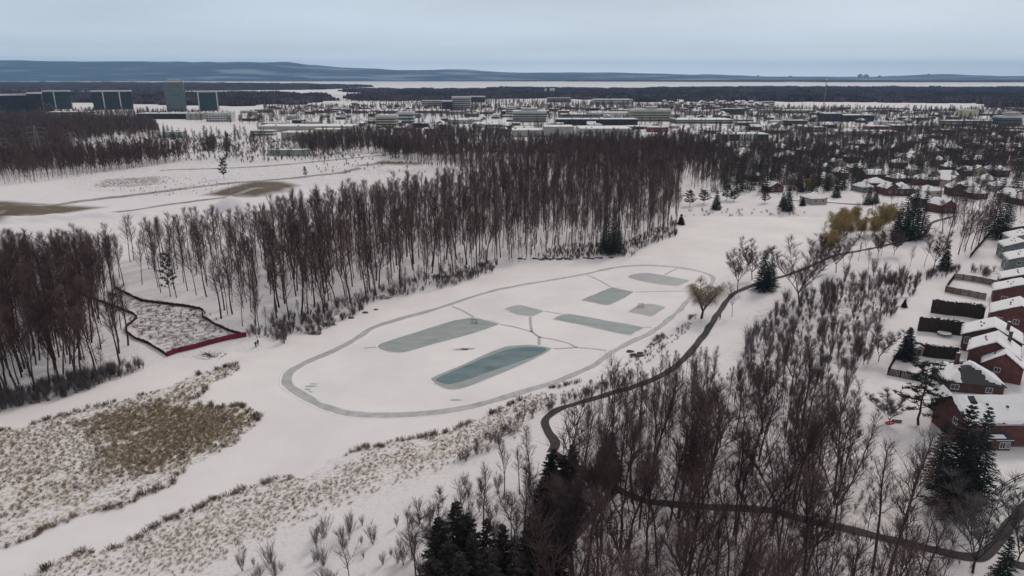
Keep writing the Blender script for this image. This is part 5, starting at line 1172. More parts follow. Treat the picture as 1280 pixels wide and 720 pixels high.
def fence(label, P, h=1.8, mat='wood', cap=True, post_gap=2.4, name='board_fence', cat='fence', rails=None, t_=.05):
    pw = [G(*p) for p in P]; o = ob(name, None, None, pw[0]); tag(o, label, cat); O = Vector(pw[0]); bd = MB(); ps = MB(); sn = MB(); rl = MB()
    for a, b_ in zip(pw[:-1], pw[1:]):
        a = Vector(a); b_ = Vector(b_); L = (b_ - a).length; n = max(1, int(L / post_gap)); d = (b_ - a).normalized()
        for i in range(n):
            p = a.lerp(b_, i / n) - O; q_ = a.lerp(b_, (i + 1) / n) - O
            p.z = gz(p.x + O.x, p.y + O.y) - O.z; q_.z = gz(q_.x + O.x, q_.y + O.y) - O.z
            ps.bar(p + Vector((0, 0, -.3)), p + Vector((0, 0, h + .08)), .11)
            if rails:
                for f in rails: rl.bar(p + Vector((0, 0, h * f)), q_ + Vector((0, 0, h * f)), .09, .12)
            else:
                k = max(1, int((q_ - p).length / .30))
                for j in range(k):
                    u = p.lerp(q_, (j + .06) / k); v = p.lerp(q_, (j + .94) / k); jj = .04 * math.sin(j * 7.3 + i)
                    bd.add([(u.x, u.y, u.z - .1), (v.x, v.y, v.z - .1), (v.x, v.y, v.z + h + jj), (u.x, u.y, u.z + h + jj), (u.x + t_ * d.y, u.y - t_ * d.x, u.z - .1), (v.x + t_ * d.y, v.y - t_ * d.x, v.z - .1), (v.x + t_ * d.y, v.y - t_ * d.x, v.z + h + jj), (u.x + t_ * d.y, u.y - t_ * d.x, u.z + h + jj)],
                           [(0, 1, 2, 3), (5, 4, 7, 6), (3, 2, 6, 7), (1, 5, 6, 2), (4, 0, 3, 7)])
            if cap: sn.bar(p + Vector((0, 0, h + .1)), q_ + Vector((0, 0, h + .1)), .13, .1)
    if bd.v: bd.build('boards', MT[mat], o)
    if rl.v: rl.build('rail', MT[mat], o)
    ps.build('posts', MT[mat], o)
    if cap: sn.build('snow_cap', MT['snow'], o)
    return o
fence('brown board fence along the back of the walled yard above the hedges', [(1192, 349), (1215, 352), (1240, 357), (1250, 359)], 2.2, 'wood')
fence('brown board fence at the near side of the same yard, closing toward the red house', [(1181, 365), (1200, 369), (1232, 375)], 2.2, 'wood')
fence('dark short fence joining both brown fences on the pond side', [(1192, 349), (1186, 357), (1181, 365)], 2.0, 'wood_dark', cap=False)
fence('dark fence with a square corner around the shed yard', [(1125, 443), (1116, 455), (1109, 469), (1125, 472), (1145, 476), (1160, 479)], 1.9, 'wood_dark', cap=False)
fence('dark receding fence at the far end of the backyards', [(1212, 323), (1222, 311), (1232, 299), (1238, 293)], 1.9, 'wood_dark', cap=False)
fence('dark fence between the shed yard and the brown house', [(1176, 460), (1178, 476), (1181, 492)], 1.9, 'wood_dark', cap=False)
fence('light wire fence posts behind the hedges', [(1222, 341), (1234, 343), (1246, 345)], 1.6, 'metal', cap=False, rails=(.5, .95), name='wire_fence')
fence('wooden rail fence climbing toward the right edge in front of the three tall spruces', [(1216, 636), (1234, 626), (1252, 612), (1268, 603), (1295, 590)], 1.2, 'wood_dark', cap=False, rails=(.45, .9), name='rail_fence', post_gap=2.6)
x, y, z = G(1146, 443); o = ob('garden_shed', None, None, (x, y, z), R(-10)); tag(o, 'small pale wooden shed with a snow roof between the spruce and the low hedge', 'shed')
ob('wall', wall_mesh(2.6, 2.4, 2.1, .7, MT['wood_pale']), o); rf = ob('roof', roof_mesh(2.6, 2.4, .7, 2.12, over=.2, th=.08), o); ob('roof_snow', roof_snow_mesh(2.6, 2.4, .7, 2.12, over=.2, seed=3, nx_=6, ny_=6), rf)
b = MB(); b.box(-.45, .45, -1.25, -1.204, 0, 1.8); b.build('door', MT['wood'], o)
for i, (px, py, s, lb) in enumerate(((1158, 443.5, .9, 'left of two snowy mounds under the low hedge'), (1167, 444.5, .8, 'right of two snowy mounds under the low hedge'), (1180, 419.5, .8, 'dark oval trampoline rim in the yard below the middle hedge'))):
    x, y, z = G(px, py)
    if i < 2:
        o = ob('covered_planter', None, None, (x, y, z)); tag(o, lb, 'planter'); b = MB(); b.tube([(0, 0, -.1), (0, 0, .5)], [.55, .62], 10); b.build('pot', MT['wood_dark'], o); b = MB(); b.blob((0, 0, .55), (.7, .6, .3), i, 10, 6); b.build('snow_cap', MT['snow'], o)
    else:
        o = ob('trampoline', None, None, (x, y, z)); tag(o, lb, 'trampoline'); b = MB(); n = 20
        b.tube([(1.9 * math.cos(k * 6.283 / n), 1.9 * math.sin(k * 6.283 / n), .8) for k in range(n + 1)], .06, 6); b.build('rim', MT['metal_dark'], o)
        b = MB(); b.tube([(0, 0, .78), (0, 0, .84)], 1.8, 20); b.build('mat', MT['snow'], o); b = MB()
        for k in range(6): a = k * 1.047; b.bar((1.9 * math.cos(a), 1.9 * math.sin(a), -.1), (1.9 * math.cos(a), 1.9 * math.sin(a), .8), .06)
        b.build('leg', MT['metal_dark'], o)
# red sled and dark round cover by the small tree
def sled(label, px, py, L, mat, rz, name='sled'):
    x, y, z = G(px, py); o = ob(name, None, None, (x, y, z + .03), rz); tag(o, label, 'sled'); V = []; Fc = []; n = 10
    for i in range(n + 1):
        u = i / n * 2 - 1; w_ = .42 * (1 - abs(u) ** 4 * .7) ; e_ = .35 * max(0, abs(u) - .6)
        for (s, zz) in ((-1, .32), (-.75, .05), (.75, .05), (1, .32), (.9, .30), (.65, .12), (-.65, .12), (-.9, .30)): V.append((u * L / 2, s * w_, zz + e_))
    for i in range(n):
        for k in range(8): a = i * 8 + k; b_ = i * 8 + (k + 1) % 8; Fc.append((a, b_, b_ + 8, a + 8))
    Fc.append(tuple(range(8))); Fc.append(tuple(n * 8 + k for k in range(8))[::-1]); b = MB(); b.add(V, Fc); b.build('hull', MT[mat], o)
    b = MB(); b.tube([(L * .5, -.2, .35), (L * .56, 0, .42), (L * .5, .2, .35)], .02, 6); b.build('rope', MT['white'], o)
sled('red plastic sled lying at the foot of the small round headed tree', 1112, 529.5, 2.4, 'red', R(20))
sled('dark green canoe shaped sled just right of the red one', 1121, 527.5, 1.9, 'green', R(-15))
for px, py, r_, lb in ((1094, 499.5, .75, 'flat dark round cover on the open snow left of the pine'), (1102, 496, .4, 'smaller dark round cover behind the flat one')):
    x, y, z = G(px, py); o = ob('manhole_cover', None, None, (x, y, z)); tag(o, lb, 'cover'); b = MB(); b.tube([(0, 0, -.2), (0, 0, .10)], r_, 14); b.build('ring', MT['metal_dark'], o); b = MB(); b.tube([(0, 0, .105), (0, 0, .15)], [r_ * .8, r_ * .7], 14); b.build('lid', MT['rock'], o)
# ------------------------------------------------------------------ silt fence
def silt(label, P, h, mat, top=None):
    pw = [G(*p)[:2] for p in P]; C = []
    for a, b_ in zip(pw[:-1], pw[1:]):
        a = np.array(a); b_ = np.array(b_); n = max(2, int(np.hypot(*(b_ - a)) / 1.0))
        for i in range(n): C.append(a + (b_ - a) * i / n)
    C.append(np.array(pw[-1])); x0, y0 = C[0]; z0 = gz(x0, y0); o = ob('silt_fence', None, None, (x0, y0, z0)); tag(o, label, 'silt fence'); b = MB(); st = MB(); V = []; Fc = []
    for i, c_ in enumerate(C):
        sag = .12 * abs(math.sin(i * 1.57)); lean = .12 * math.sin(i * .7); z = gz(*c_) - z0
        for (dx, zz) in ((0, -.2), (.0, .3), (lean, h - sag), (lean + .04, h - sag), (.05, .3), (.05, -.2)): V.append((c_[0] - x0 + dx * .6, c_[1] - y0 + dx, z + zz))
        if i % 2 == 0: st.bar((c_[0] - x0, c_[1] - y0 - .06, z - .3), (c_[0] - x0 + lean * .5, c_[1] - y0 - .06, z + h + .18), .07)
    for i in range(len(C) - 1):
        for k in range(5): a = i * 6 + k; Fc.append((a, a + 1, a + 7, a + 6))
    b.add(V, Fc); b.build('fabric', MT[mat], o); st.build('stakes', MT['wood'], o)
silt('thick bright red silt fence along the pond side of the rubble clearing', [(209, 446), (222, 441), (240, 437), (262, 431), (285, 425), (308, 421)], 1.55, 'siltred')
silt('dark maroon silt fence winding behind the rubble clearing', [(143, 360), (158, 368), (175, 376), (181, 377.5), (210, 381), (239, 385), (250, 387), (254, 390), (253, 397), (266, 405), (282, 413), (308, 421)], 1.0, 'siltdark')
silt('maroon silt fence zigzagging through the trunks left of the clearing', [(209, 446), (188, 432), (169, 424), (157, 416), (158, 409), (166, 403), (172, 398), (167, 394), (145, 385), (119, 375), (90, 366)], 1.0, 'siltdark')
# ------------------------------------------------------------------ hockey nets, lamps, walkers
def net(label, px, py, rz):
    x, y = flat(px, py, .02); o = ob('hockey_net', None, None, (x, y, .03), rz); tag(o, label, 'hockey net'); b = MB(); r_ = .05
    b.tube([(-.95, 0, 0), (-.95, 0, 1.25), (.95, 0, 1.25), (.95, 0, 0)], r_, 6); b.build('goal_frame', MT['metal_dark'], o)
    b = MB(); b.tube([(-.95, 0, .03), (-.8, .95, .03), (.8, .95, .03), (.95, 0, .03)], .04, 6); b.tube([(-.95, 0, 1.25), (-.75, .5, 1.2), (-.8, .95, .03)], .035, 6); b.tube([(.95, 0, 1.25), (.75, .5, 1.2), (.8, .95, .03)], .035, 6); b.tube([(-.75, .5, 1.2), (.75, .5, 1.2)], .035, 6); b.build('back_frame', MT['metal_dark'], o)
    b = MB()
    for i in range(11): u = -1 + i * .2; b.bar((u * .78, .5, 1.2), (u * .8, .95, .03), .018); b.bar((u * .95, 0, 1.25), (u * .76, .5, 1.2), .018)
    for i in range(8): f = i / 8; b.bar((-.79, .95 - .45 * f, .03 + 1.17 * f), (.79, .95 - .45 * f, .03 + 1.17 * f), .018)
    for s in (-1, 1):
        for i in range(6): f = i / 6; b.bar((s * .95, 0, .1 + 1.1 * f), (s * .79, .9 - .4 * f, .1 + 1.1 * f), .018)
    b.build('netting', MT['white'], o)
net('hockey net at the right end of the long upper left rink', 592, 404.5, R(-30)); net('hockey net on the small square rink near the willow', 801, 384.5, R(10))
def lamp(label, px, py, pt):
    x, y, z = G(px, py); r_ = ray(px, pt); H = CAMH + y / r_[1] * r_[2] - z; o = ob('path_lamp', None, None, (x, y, z)); tag(o, label, 'lamp post', 'lamp posts along the path'); b = MB(); b.tube([(0, 0, -.2), (0, 0, .3), (0, 0, H - .3)], [.12, .09, .06], 8); b.build('pole', MT['metal_dark'], o)
    b = MB(); b.tube([(0, 0, H - .35), (0, 0, H - .1), (0, 0, H)], [.16, .28, .05], 10); b.build('lamp_head', MT['metal_dark'], o); b = MB(); b.tube([(0, 0, H - .52), (0, 0, H - .355)], [.12, .15], 10); b.build('lens', MT['glass'], o)
lamp('lamp post on the snow strip left of the path bend', 656, 519.5, 500); lamp('lamp post beside the path above the dense saplings', 800, 479, 465); lamp('lamp post standing in the near wood beside the path bend', 724, 566, 548)
lamp('lamp post near the shore reeds below the willow', 827, 446, 431)
def person(label, px, py, rz, coat, trousers, stride=.22, hat='metal_dark'):
    x, y, z = G(px, py); o = ob('person', None, None, (x, y, z), rz); tag(o, label, 'person')
    J = {'pel': (0, 0, .95, .15), 'che': (0, .02, 1.32, .17), 'nek': (0, .03, 1.50, .065), 'hed': (0, .05, 1.63, .10), 'top': (0, .04, 1.75, .075),
         'shl': (-.2, .02, 1.43, .075), 'ell': (-.27, -.06, 1.15, .05), 'wrl': (-.25, .10, .93, .036), 'hal': (-.25, .14, .85, .04), 'shr': (.2, .02, 1.43, .075), 'elr': (.27, -.02, 1.15, .05), 'wrr': (.25, .16, .96, .036), 'har': (.25, .2, .88, .04),
         'hil': (-.1, 0, .9, .11), 'knl': (-.11, stride * .6, .5, .075), 'anl': (-.11, stride, .09, .05), 'tol': (-.11, stride + .19, .045, .045), 'hir': (.1, 0, .9, .11), 'knr': (.11, -.02, .5, .075), 'anr': (.11, -stride, .12, .05), 'tor': (.11, -stride + .18, .045, .045)}
    E = [('pel', 'che'), ('che', 'nek'), ('nek', 'hed'), ('hed', 'top'), ('che', 'shl'), ('shl', 'ell'), ('ell', 'wrl'), ('wrl', 'hal'), ('che', 'shr'), ('shr', 'elr'), ('elr', 'wrr'), ('wrr', 'har'), ('pel', 'hil'), ('hil', 'knl'), ('knl', 'anl'), ('anl', 'tol'), ('pel', 'hir'), ('hir', 'knr'), ('knr', 'anr'), ('anr', 'tor')]
    def skin(nm, keys, edges, mat, infl=0.0):
        ks = list(keys); me = bpy.data.meshes.new(nm); me.from_pydata([J[k][:3] for k in ks], [(ks.index(a), ks.index(b_)) for a, b_ in edges], []); t_ = bpy.data.objects.new('tmp', me); COL.objects.link(t_)
        t_.modifiers.new('s', 'SKIN'); sv = me.skin_vertices[0].data
        for i, k in enumerate(ks): sv[i].radius = (J[k][3] + infl, J[k][3] * (.8 if k in ('che', 'pel') else 1) + infl)
        sv[0].use_root = True; t_.modifiers.new('d', 'SUBSURF').levels = 2
        dg = bpy.context.evaluated_depsgraph_get(); m2 = bpy.data.meshes.new_from_object(t_.evaluated_get(dg)); bpy.data.objects.remove(t_); m2.name = nm; m2.materials.clear(); m2.materials.append(mat)
        for p in m2.polygons: p.use_smooth = True
        return ob(nm, m2, o)
    skinm = MT.get('skin') or M('skin', (.42, .25, .19), .6); MT['skin'] = skinm
    body = skin('body', J.keys(), E, skinm)
    skin('coat', ['pel', 'che', 'shl', 'ell', 'wrl', 'shr', 'elr', 'wrr', 'hil', 'hir'], [('pel', 'che'), ('che', 'shl'), ('shl', 'ell'), ('ell', 'wrl'), ('che', 'shr'), ('shr', 'elr'), ('elr', 'wrr'), ('pel', 'hil'), ('pel', 'hir')], coat, .03)
    J['pel'] = (0, 0, .93, .13)
    skin('trousers', ['pel', 'hil', 'knl', 'anl', 'hir', 'knr', 'anr'], [('pel', 'hil'), ('hil', 'knl'), ('knl', 'anl'), ('pel', 'hir'), ('hir', 'knr'), ('knr', 'anr')], trousers, .022)
    for s, nm in ((-1, 'l'), (1, 'r')): b = MB(); t_ = J['to' + nm]; b.blob((t_[0], t_[1] - .09, .055), (.06, .17, .06), 1, 8, 6, 1, 0); b.build('boot', MT['metal_dark'], o)
    b = MB(); b.blob((0, .035, 1.73), (.125, .135, .085), 2, 12, 7, 1, 0); b.build('hat', MT[hat], o)
    b = MB(); b.blob((-.035, .142, 1.655), (.014, .01, .012), 1, 6, 5, 1, 0); b.blob((.035, .142, 1.655), (.014, .01, .012), 1, 6, 5, 1, 0); b.build('eyes', MT['metal_dark'], o)
    b = MB(); b.blob((0, .155, 1.62), (.016, .022, .025), 1, 6, 5, 1, 0); b.build('nose', skinm, o)
    return o
cloth_k = M('black cloth', (.012, .012, .015), .9); cloth_b = M('dark blue cloth', (.02, .025, .045), .9); cloth_g = M('dark grey cloth', (.04, .04, .045), .9)
person('person in black coat and cap walking, left of the pair by the red silt fence', 320, 434, R(190), cloth_k, cloth_g); person('person in dark blue coat walking, right of the pair by the red silt fence', 322.8, 431.5, R(175), cloth_b, cloth_k)
person('person in dark clothes walking alone on the path beyond the spruces', 991, 342, R(-60), cloth_k, cloth_k)
person('person in dark clothes standing at the path edge below the willow', 900, 399, R(30), cloth_g, cloth_k, .05)
# ------------------------------------------------------------------ shore rocks, logs
ROCKS = [(px, 322.5 + (px - 668) * -.015 + (i % 3) * .6) for i, px in enumerate((668, 673, 677, 681, 684, 688, 692, 696, 699, 703, 708, 713, 731, 736, 741, 746, 751, 764, 650, 656))] + [(439, 397), (457, 392), (470, 389)] + [(787, 441), (792, 443), (797, 445), (800, 441), (802, 444)]
for i, (px, py) in enumerate(ROCKS):
    x, y, z = G(px, py + 1.0); b = MB(); s = rnd.uniform(.5, 1.1); b.blob((0, 0, .15 * s), (s * 1.15, s * .7, s * .45), i, 9, 6, 1, .3); o = b.build('shore_rock', MT['rock'], None, (x, y, max(z, 0)))
    g = ('dark rock in the row at the water edge below the far wood', 'rocks in the row below the far wood') if i < 20 else ('dark lump on the snow above the far left curve of the track', 'lumps above the left track curve') if i < 23 else ('grey boulder in the small pile on the near right shore', 'boulders of the near right shore pile'); tag(o, g[0], 'rock', g[1])
# brush pile / beaver stack by the left shore
def brushpile(label, px, py, r_, h, n, mat='bark'):
    x, y, z = G(px, py); rg = random.Random(int(px)); sg = []
    for i in range(n):
        a = rg.uniform(0, 6.28); q_ = rg.random(); p = Vector((math.cos(a) * r_ * q_, math.sin(a) * r_ * q_ * .6, rg.uniform(0, h * (1 - q_)))); d = Vector((rg.gauss(0, 1), rg.gauss(0, .6), rg.gauss(.1, .25))).normalized() * rg.uniform(.5, r_ * .9); sg.append((*(p - d / 2), *(p + d / 2), .05, .03))
    o = ob('brush_pile', seg_mesh('brush_pile', sg, MT[mat], 4, True), None, (x, y, max(z, 0))); tag(o, label, 'brush pile')
brushpile('pile of bare branches on the shore above the two walkers', 408, 406, 2.8, 1.0, 90); brushpile('low dark heap of twigs left of the branch pile', 392, 417, 2.4, .7, 90, 'twig'); brushpile('fallen dark branches below the red silt fence', 262, 446, 5, .4, 60)
brushpile('dark tangle at the tip of the wood rim', 548, 346, 2.5, 1.2, 70); brushpile('broken branches on the shore under the wood middle', 478, 372, 3.0, .8, 60)
# ------------------------------------------------------------------ evergreens
NE = [(953, 364, 311, 0, 'spruce', 'front dark spruce of the pair standing at the pond shore'), (962, 359, 316, 0, 'spruce', 'rear spruce of the pair at the pond shore'), (1180, 338, 303, 1, 'spruce', 'pointed dark spruce beside the low shrubs above the backyards'), (1132, 449, 408, 4, 'spruce', 'blue grey spruce at the corner of the shed yard'),
      (1148, 531, 449, 0, 'pine', 'tall loose pine on the lawn left of the brown house'), (1041, 527, 510, 3, 'spruce', 'small olive evergreen alone in the scrub slope'), (1188, 640, 497, 2, 'spruce', 'left of the three tall near spruces in front of the red brick house'),
      (1212, 628, 505, 2, 'spruce', 'middle spruce of the three tall near ones'), (1170, 604, 520, 2, 'spruce', 'broad spruce at the left back of the tall near ones'), (1203, 612, 538, 2, 'spruce', 'lower spruce filling between the tall near ones'),
      (1150, 298, 240, 2, 'spruce', 'tallest dark spruce of the clump where the path bends'), (1138, 300, 238, 2, 'spruce', 'front dark spruce of the clump left of the path bend'), (1128, 296, 236, 2, 'spruce', 'left dark spruce of the clump left of the path bend'), (1120, 300, 250, 2, 'spruce', 'lower dark spruce in front of the clump'),
      (1143, 270, 226, 2, 'spruce', 'dark spruce behind the path bend clump'), (1085, 256, 232, 1, 'spruce', 'dark spruce left of the house group above the path'), (1094, 254, 236, 1, 'spruce', 'second dark spruce left of the house group'), (984, 264, 231, 1, 'spruce', 'large dark spruce right of the far shore'), (978, 259, 240, 1, 'spruce', 'smaller dark spruce touching the large far shore one'),
      (862, 258, 238, 1, 'pine', 'leftmost round evergreen of the far shore row'), (880, 255, 237, 1, 'pine', 'second evergreen clump of the far shore row'), (895, 262, 236, 1, 'spruce', 'pointed dark spruce in the middle of the far shore row'), (908, 251, 231, 1, 'pine', 'green topped pine of the far shore row'), (917, 252, 238, 1, 'pine', 'rightmost pine of the far shore row'),
      (956, 254, 240, 3, 'pine', 'small pine near the far shore shrubs'), (1045, 247, 225, 1, 'spruce', 'dark spruce beside the pale building beyond the pond'), (1003, 257, 246, 3, 'spruce', 'small spruce on the thin far path'), (1250, 300, 238, 2, 'spruce', 'dark spruce above the end of the backyards, right'), (1240, 292, 232, 2, 'spruce', 'dark spruce above the end of the backyards, left'), (1258, 292, 244, 2, 'spruce', 'evergreen just above the uppermost backyard house'),
      (280, 224, 197, 1, 'pine', 'lone small pine at the edge of the earthworks'), (382, 222, 208, 3, 'pine', 'little pine on the snow right of the spoil heap'), (766, 318, 262, 2, 'spruce', 'dark evergreen pair member at the wood edge behind the far rinks, left'), (757, 316, 268, 2, 'spruce', 'dark evergreen inside the wood edge behind the far rinks'), (772, 312, 270, 2, 'spruce', 'dark evergreen inside the wood edge, right'),
      (213, 371, 313, 0, 'pine', 'shaggy dark pine among the trunks above the silt fence'), (851, 281, 267, 3, 'spruce', 'dark round bush like evergreen at the wood tip'), (956, 412, 400, 3, 'pine', 'small green bush by the path right of the willow'), (864, 590, 530, 0, 'spruce', 'narrow evergreen inside the near wood'), (763, 594, 538, 1, 'spruce', 'dark narrow spruce by the dense saplings'),
      (1245, 752, 668, 2, 'spruce', 'dark spruce cut by the bottom edge at the right corner'), (1001, 240, 222, 1, 'spruce', 'spruce left of the pale building beyond the pond'), (1130, 384, 374, 3, 'spruce', 'tiny evergreen in the snow left of the hedges')]
for px, py, pt, k, ty, lb in NE:
    x, y, z = G(px, py); r_ = ray(px, pt); H = max(2.2, CAMH + y / r_[1] * r_[2] - z)
    if ty == 'pine' and H < 6 : k = 1
    place_tree((PIN if ty == 'pine' else SPR)[min(k, 1) if ty == 'pine' else k], ty + '_tree', x, y, H, lb, sx=.62 if lb.startswith(('lone small pine', 'shaggy', 'little pine')) else 1.15 if H > 18 else 1.35 if H < 9 else 1.2); FOOT.append((x, y, 0, 1.5, 1.5))
# dark near evergreens at the bottom centre, placed by their tips
TOPS = [(570, 629, 15), (585, 640, 13), (548, 650, 14), (608, 648, 13), (560, 672, 14), (590, 668, 14), (628, 655, 12), (540, 690, 14), (575, 695, 15), (610, 690, 14), (645, 690, 14), (692, 553, 13), (686, 562, 12), (704, 570, 12), (716, 556, 11), (700, 590, 14), (680, 600, 13), (690, 645, 14), (660, 655, 12), (758, 545, 9), (556, 716, 12), (600, 720, 12), (640, 722, 12)]
for i, (px, pt, H) in enumerate(TOPS):
    x, y, z = Gt(px, pt, H)
    lb, g = ('dark spruce of the bottom centre clump, ' + ('at its left slope' if px < 500 else 'left of its highest tip' if px < 560 else 'around its highest tip' if px < 600 else 'at its right end') + (', back row' if pt < 652 else ', middle rows' if pt < 690 else ', bottom edge'), 'spruces of the bottom centre clump') if pt > 600 and px < 665 else ('dark spruce under the path bend, ' + ('tip beside the path' if pt < 575 else 'middle of the group' if pt < 610 else 'front of the group'), 'spruces under the path bend')
    place_tree(SPRB[i % 3], 'spruce_tree', x, y, H * rnd.uniform(.93, 1.07), lb, g, sx=rnd.uniform(1.15, 1.5)); FOOT.append((x, y, 0, 1, 1))
# ------------------------------------------------------------------ conifers of the middle distance
CONW = [([(858, 222), (1000, 226), (1055, 238), (1000, 246), (870, 243)], 9, .5), ([(560, 190), (700, 196), (800, 190), (900, 214), (1060, 206), (1060, 188), (960, 186), (900, 182), (800, 178), (640, 182), (560, 180)], 11, .65), ([(900, 212), (1060, 206), (1100, 240), (1000, 240), (920, 240)], 9, .6), ([(1060, 190), (1320, 180), (1320, 280), (1180, 246), (1060, 236)], 10.5, .6),
        ([(320, 148), (480, 150), (640, 160), (640, 170), (480, 164), (320, 158)], 16, .5), ([(60, 146), (320, 152), (330, 146), (200, 142), (60, 141)], 22, .5), ([(190, 166), (230, 170), (230, 176), (190, 176)], 10, .8), ([(640, 152), (960, 150), (1250, 150), (1250, 170), (1000, 174), (640, 166)], 18, .55), ([(700, 130), (900, 134), (1200, 140), (1200, 145), (900, 140), (700, 136)], 24, .55), ([(250, 180), (290, 182), (290, 190), (250, 190)], 9, .6)]
CAND_C = []
for poly, spc, pr in CONW:
    for x, y in scatter(W2(poly, 1), spc, 71 + int(spc), prob=pr):
        CAND_C.append((x, y, rnd.uniform(8, 17)))
def foot_free(x, y):
    for fx, fy, rz, w, d in FOOT:
        dx, dy = x - fx, y - fy
        if abs(dx) + abs(dy) > 120: continue
        c_, s_ = math.cos(-rz), math.sin(-rz); u = dx * c_ - dy * s_; v = dx * s_ + dy * c_
        if abs(u) < w and abs(v) < d: return False
    return True
def front_free(x, y, reach=14):      # keep the camera side of a building open enough to see it
    return all(not (abs(x - f[0]) < f[3] * .9 and -f[4] - reach < y - f[1] < 0) for f in FOOT if abs(x - f[0]) < 60 and abs(y - f[1]) < 90)
CAND_C = [c_ for c_ in CAND_C if foot_free(c_[0], c_[1]) and (front_free(c_[0], c_[1]) or rnd.random() < .3)]
CAND_C.sort(key=lambda c_: -c_[2] / math.hypot(c_[0], c_[1]))
for i, (x, y, H) in enumerate(CAND_C[:190]):
    px = proj(x, y)[0]
    py = proj(x, y)[1]; sz = 'tall' if H > 14 else 'middle sized' if H > 11 else 'small'
    if px < 850: lb, g = '%s dark conifer of the belt behind the maroon wood, %s' % (sz, 'left end' if px < 600 else 'left half' if px < 680 else 'centre' if px < 760 else 'right half'), 'conifers of the belt behind the wood'
    else:
        co = 'above the pond end' if px < 960 else 'above the pale building' if px < 1050 else 'above the widest roofed house' if px < 1130 else 'above the dusted roofs' if px < 1215 else 'at the far right'
        lb, g = '%s dark conifer among the houses, %s, %s' % (sz, co, 'nearest the pond' if py > 238 else 'second depth' if py > 222 else 'middle depth' if py > 206 else 'far back'), 'conifers among the houses at the right'
    k = rnd.randrange(3); small_tree(FARC[k], FARC_H[k], 'evergreen_tree', x, y, H, lb, g)
cp_, cr_, cs_, ci_ = [], [], [], []
for x, y, H in CAND_C[190:]:
    k = rnd.randrange(3); s = H / FARC_H[k]; cp_.append((x, y, gz(x, y))); cr_.append(rnd.uniform(0, 6)); cs_.append((s, s, s)); ci_.append(k)
if cp_: gn_scatter('distant_conifers', FARC, cp_, cr_, cs_, ci_, 'dark conifers scattered through the far business park and suburbs', 'conifers')
# bare woods of the middle distance join the rest of the bare trees
protosAll = protosB + FARB
for x, y in FARPTS_B:
    if not foot_free(x, y): continue
    if off_path(np.array([[x, y]])).shape[0] == 0: continue
    d = math.hypot(x, y); H = rnd.uniform(12, 19) if d < 700 else rnd.uniform(9, 14)
    if proj(x, y)[0] > 860 and d < 700: H *= .72 if proj(x, y)[0] > 1030 else .85
    if d < 420: H *= .72
    if d > 380 and not front_free(x, y, 14 if d < 700 else 45) and rnd.random() < (.72 if d < 700 else .8): continue
    if d < 620: addp(x, y, H / 22, rnd.randrange(4))
    else: k = rnd.randrange(3); addp(x, y, H / FARB_H[k], 4 + k, 1.15)
gn_scatter('bare_tree_mass', protosAll, pts, rot, scl, idx, 'mass of bare brown trees filling the woods behind the front rows', 'bare trees')
# lone scrub on the far snow
def shrub_px(P, n, seed, hlo, hhi, kinds):
    out_ = []; Wp = W2(P, 1); rs = np.random.RandomState(seed); lo, hi = Wp.min(0), Wp.max(0); t_ = 0
    while len(out_) < n and t_ < n * 60:
        t_ += 1; x = rs.uniform(lo[0], hi[0]); y = rs.uniform(lo[1], hi[1])
        if inpoly(np.array([x]), np.array([y]), Wp)[0] and view_ok(x, y) and foot_free(x, y) and gz(x, y) > .02: out_.append((x, y, rs.uniform(hlo, hhi), kinds[rs.randint(len(kinds))]))
    return out_
SH = []
SH += [(*s, 'shrub of the grey pink thicket between the path and the backyards', 'shrubs of the thicket below the backyards') for s in shrub_px([(930, 440), (960, 392), (1000, 372), (1050, 352), (1105, 345), (1150, 352), (1138, 378), (1108, 402), (1092, 440), (1060, 470), (1000, 470)], 120, 1, 1.4, 3.4, (0, 2, 4, 4, 1)) + shrub_px([(930, 440), (960, 392), (1000, 372), (1050, 352), (1105, 345), (1150, 352), (1138, 378), (1108, 402), (1092, 440), (1075, 500), (1000, 500), (940, 500)], 110, 91, 3.5, 7.5, (5, 6, 5))]
SH += [(*s, 'low bare shrub on the reed slope at the bottom left', 'shrubs on the reed slope') for s in shrub_px([(240, 740), (330, 700), (420, 660), (520, 640), (600, 600), (640, 590), (640, 740)], 70, 2, 1.2, 4.2, (1, 4, 6, 6))]
SH += [(*s, 'bare shrub on the snow between wood and rubble', 'shrubs at the rim of the left wood') for s in shrub_px([(320, 425), (350, 405), (430, 392), (460, 376), (520, 364), (600, 346), (640, 330), (700, 320), (790, 322), (640, 338), (560, 358), (480, 376), (430, 402), (380, 420)], 90, 3, 1.2, 3.0, (0, 1, 3))]
SH += [(*s, 'bare shrub on the bank between the track and the path', 'shrubs along the near right bank') for s in shrub_px([(560, 590), (620, 560), (660, 530), (700, 508), (780, 482), (800, 470), (760, 480), (690, 505), (660, 515), (600, 550)], 60, 4, 1.0, 2.6, (1, 4, 3))]
SH += [(*s, 'shrub of the low hedge like row running left from the pointed spruce', 'shrubs of the row by the pointed spruce') for s in shrub_px([(1140, 350), (1165, 342), (1200, 337), (1203, 342), (1170, 350), (1145, 358)], 40, 5, 1.8, 3.2, (0, 2, 0))]
SH += [(*s, 'leafless bush in the snow by the fence corner', 'bushes by the fence corner') for s in shrub_px([(1210, 348), (1240, 350), (1250, 340), (1215, 338)], 16, 6, 2, 3.4, (4, 4, 1))]
SH += [(*s, 'young bare shrub on the far shore below the conifer row', 'shrubs of the far shore') for s in shrub_px([(856, 270), (1010, 272), (1010, 264), (930, 262), (856, 262)], 40, 7, .9, 2.4, (3, 1, 3))]
SH += [(356, 421, 0, 1, '', '')][:0]
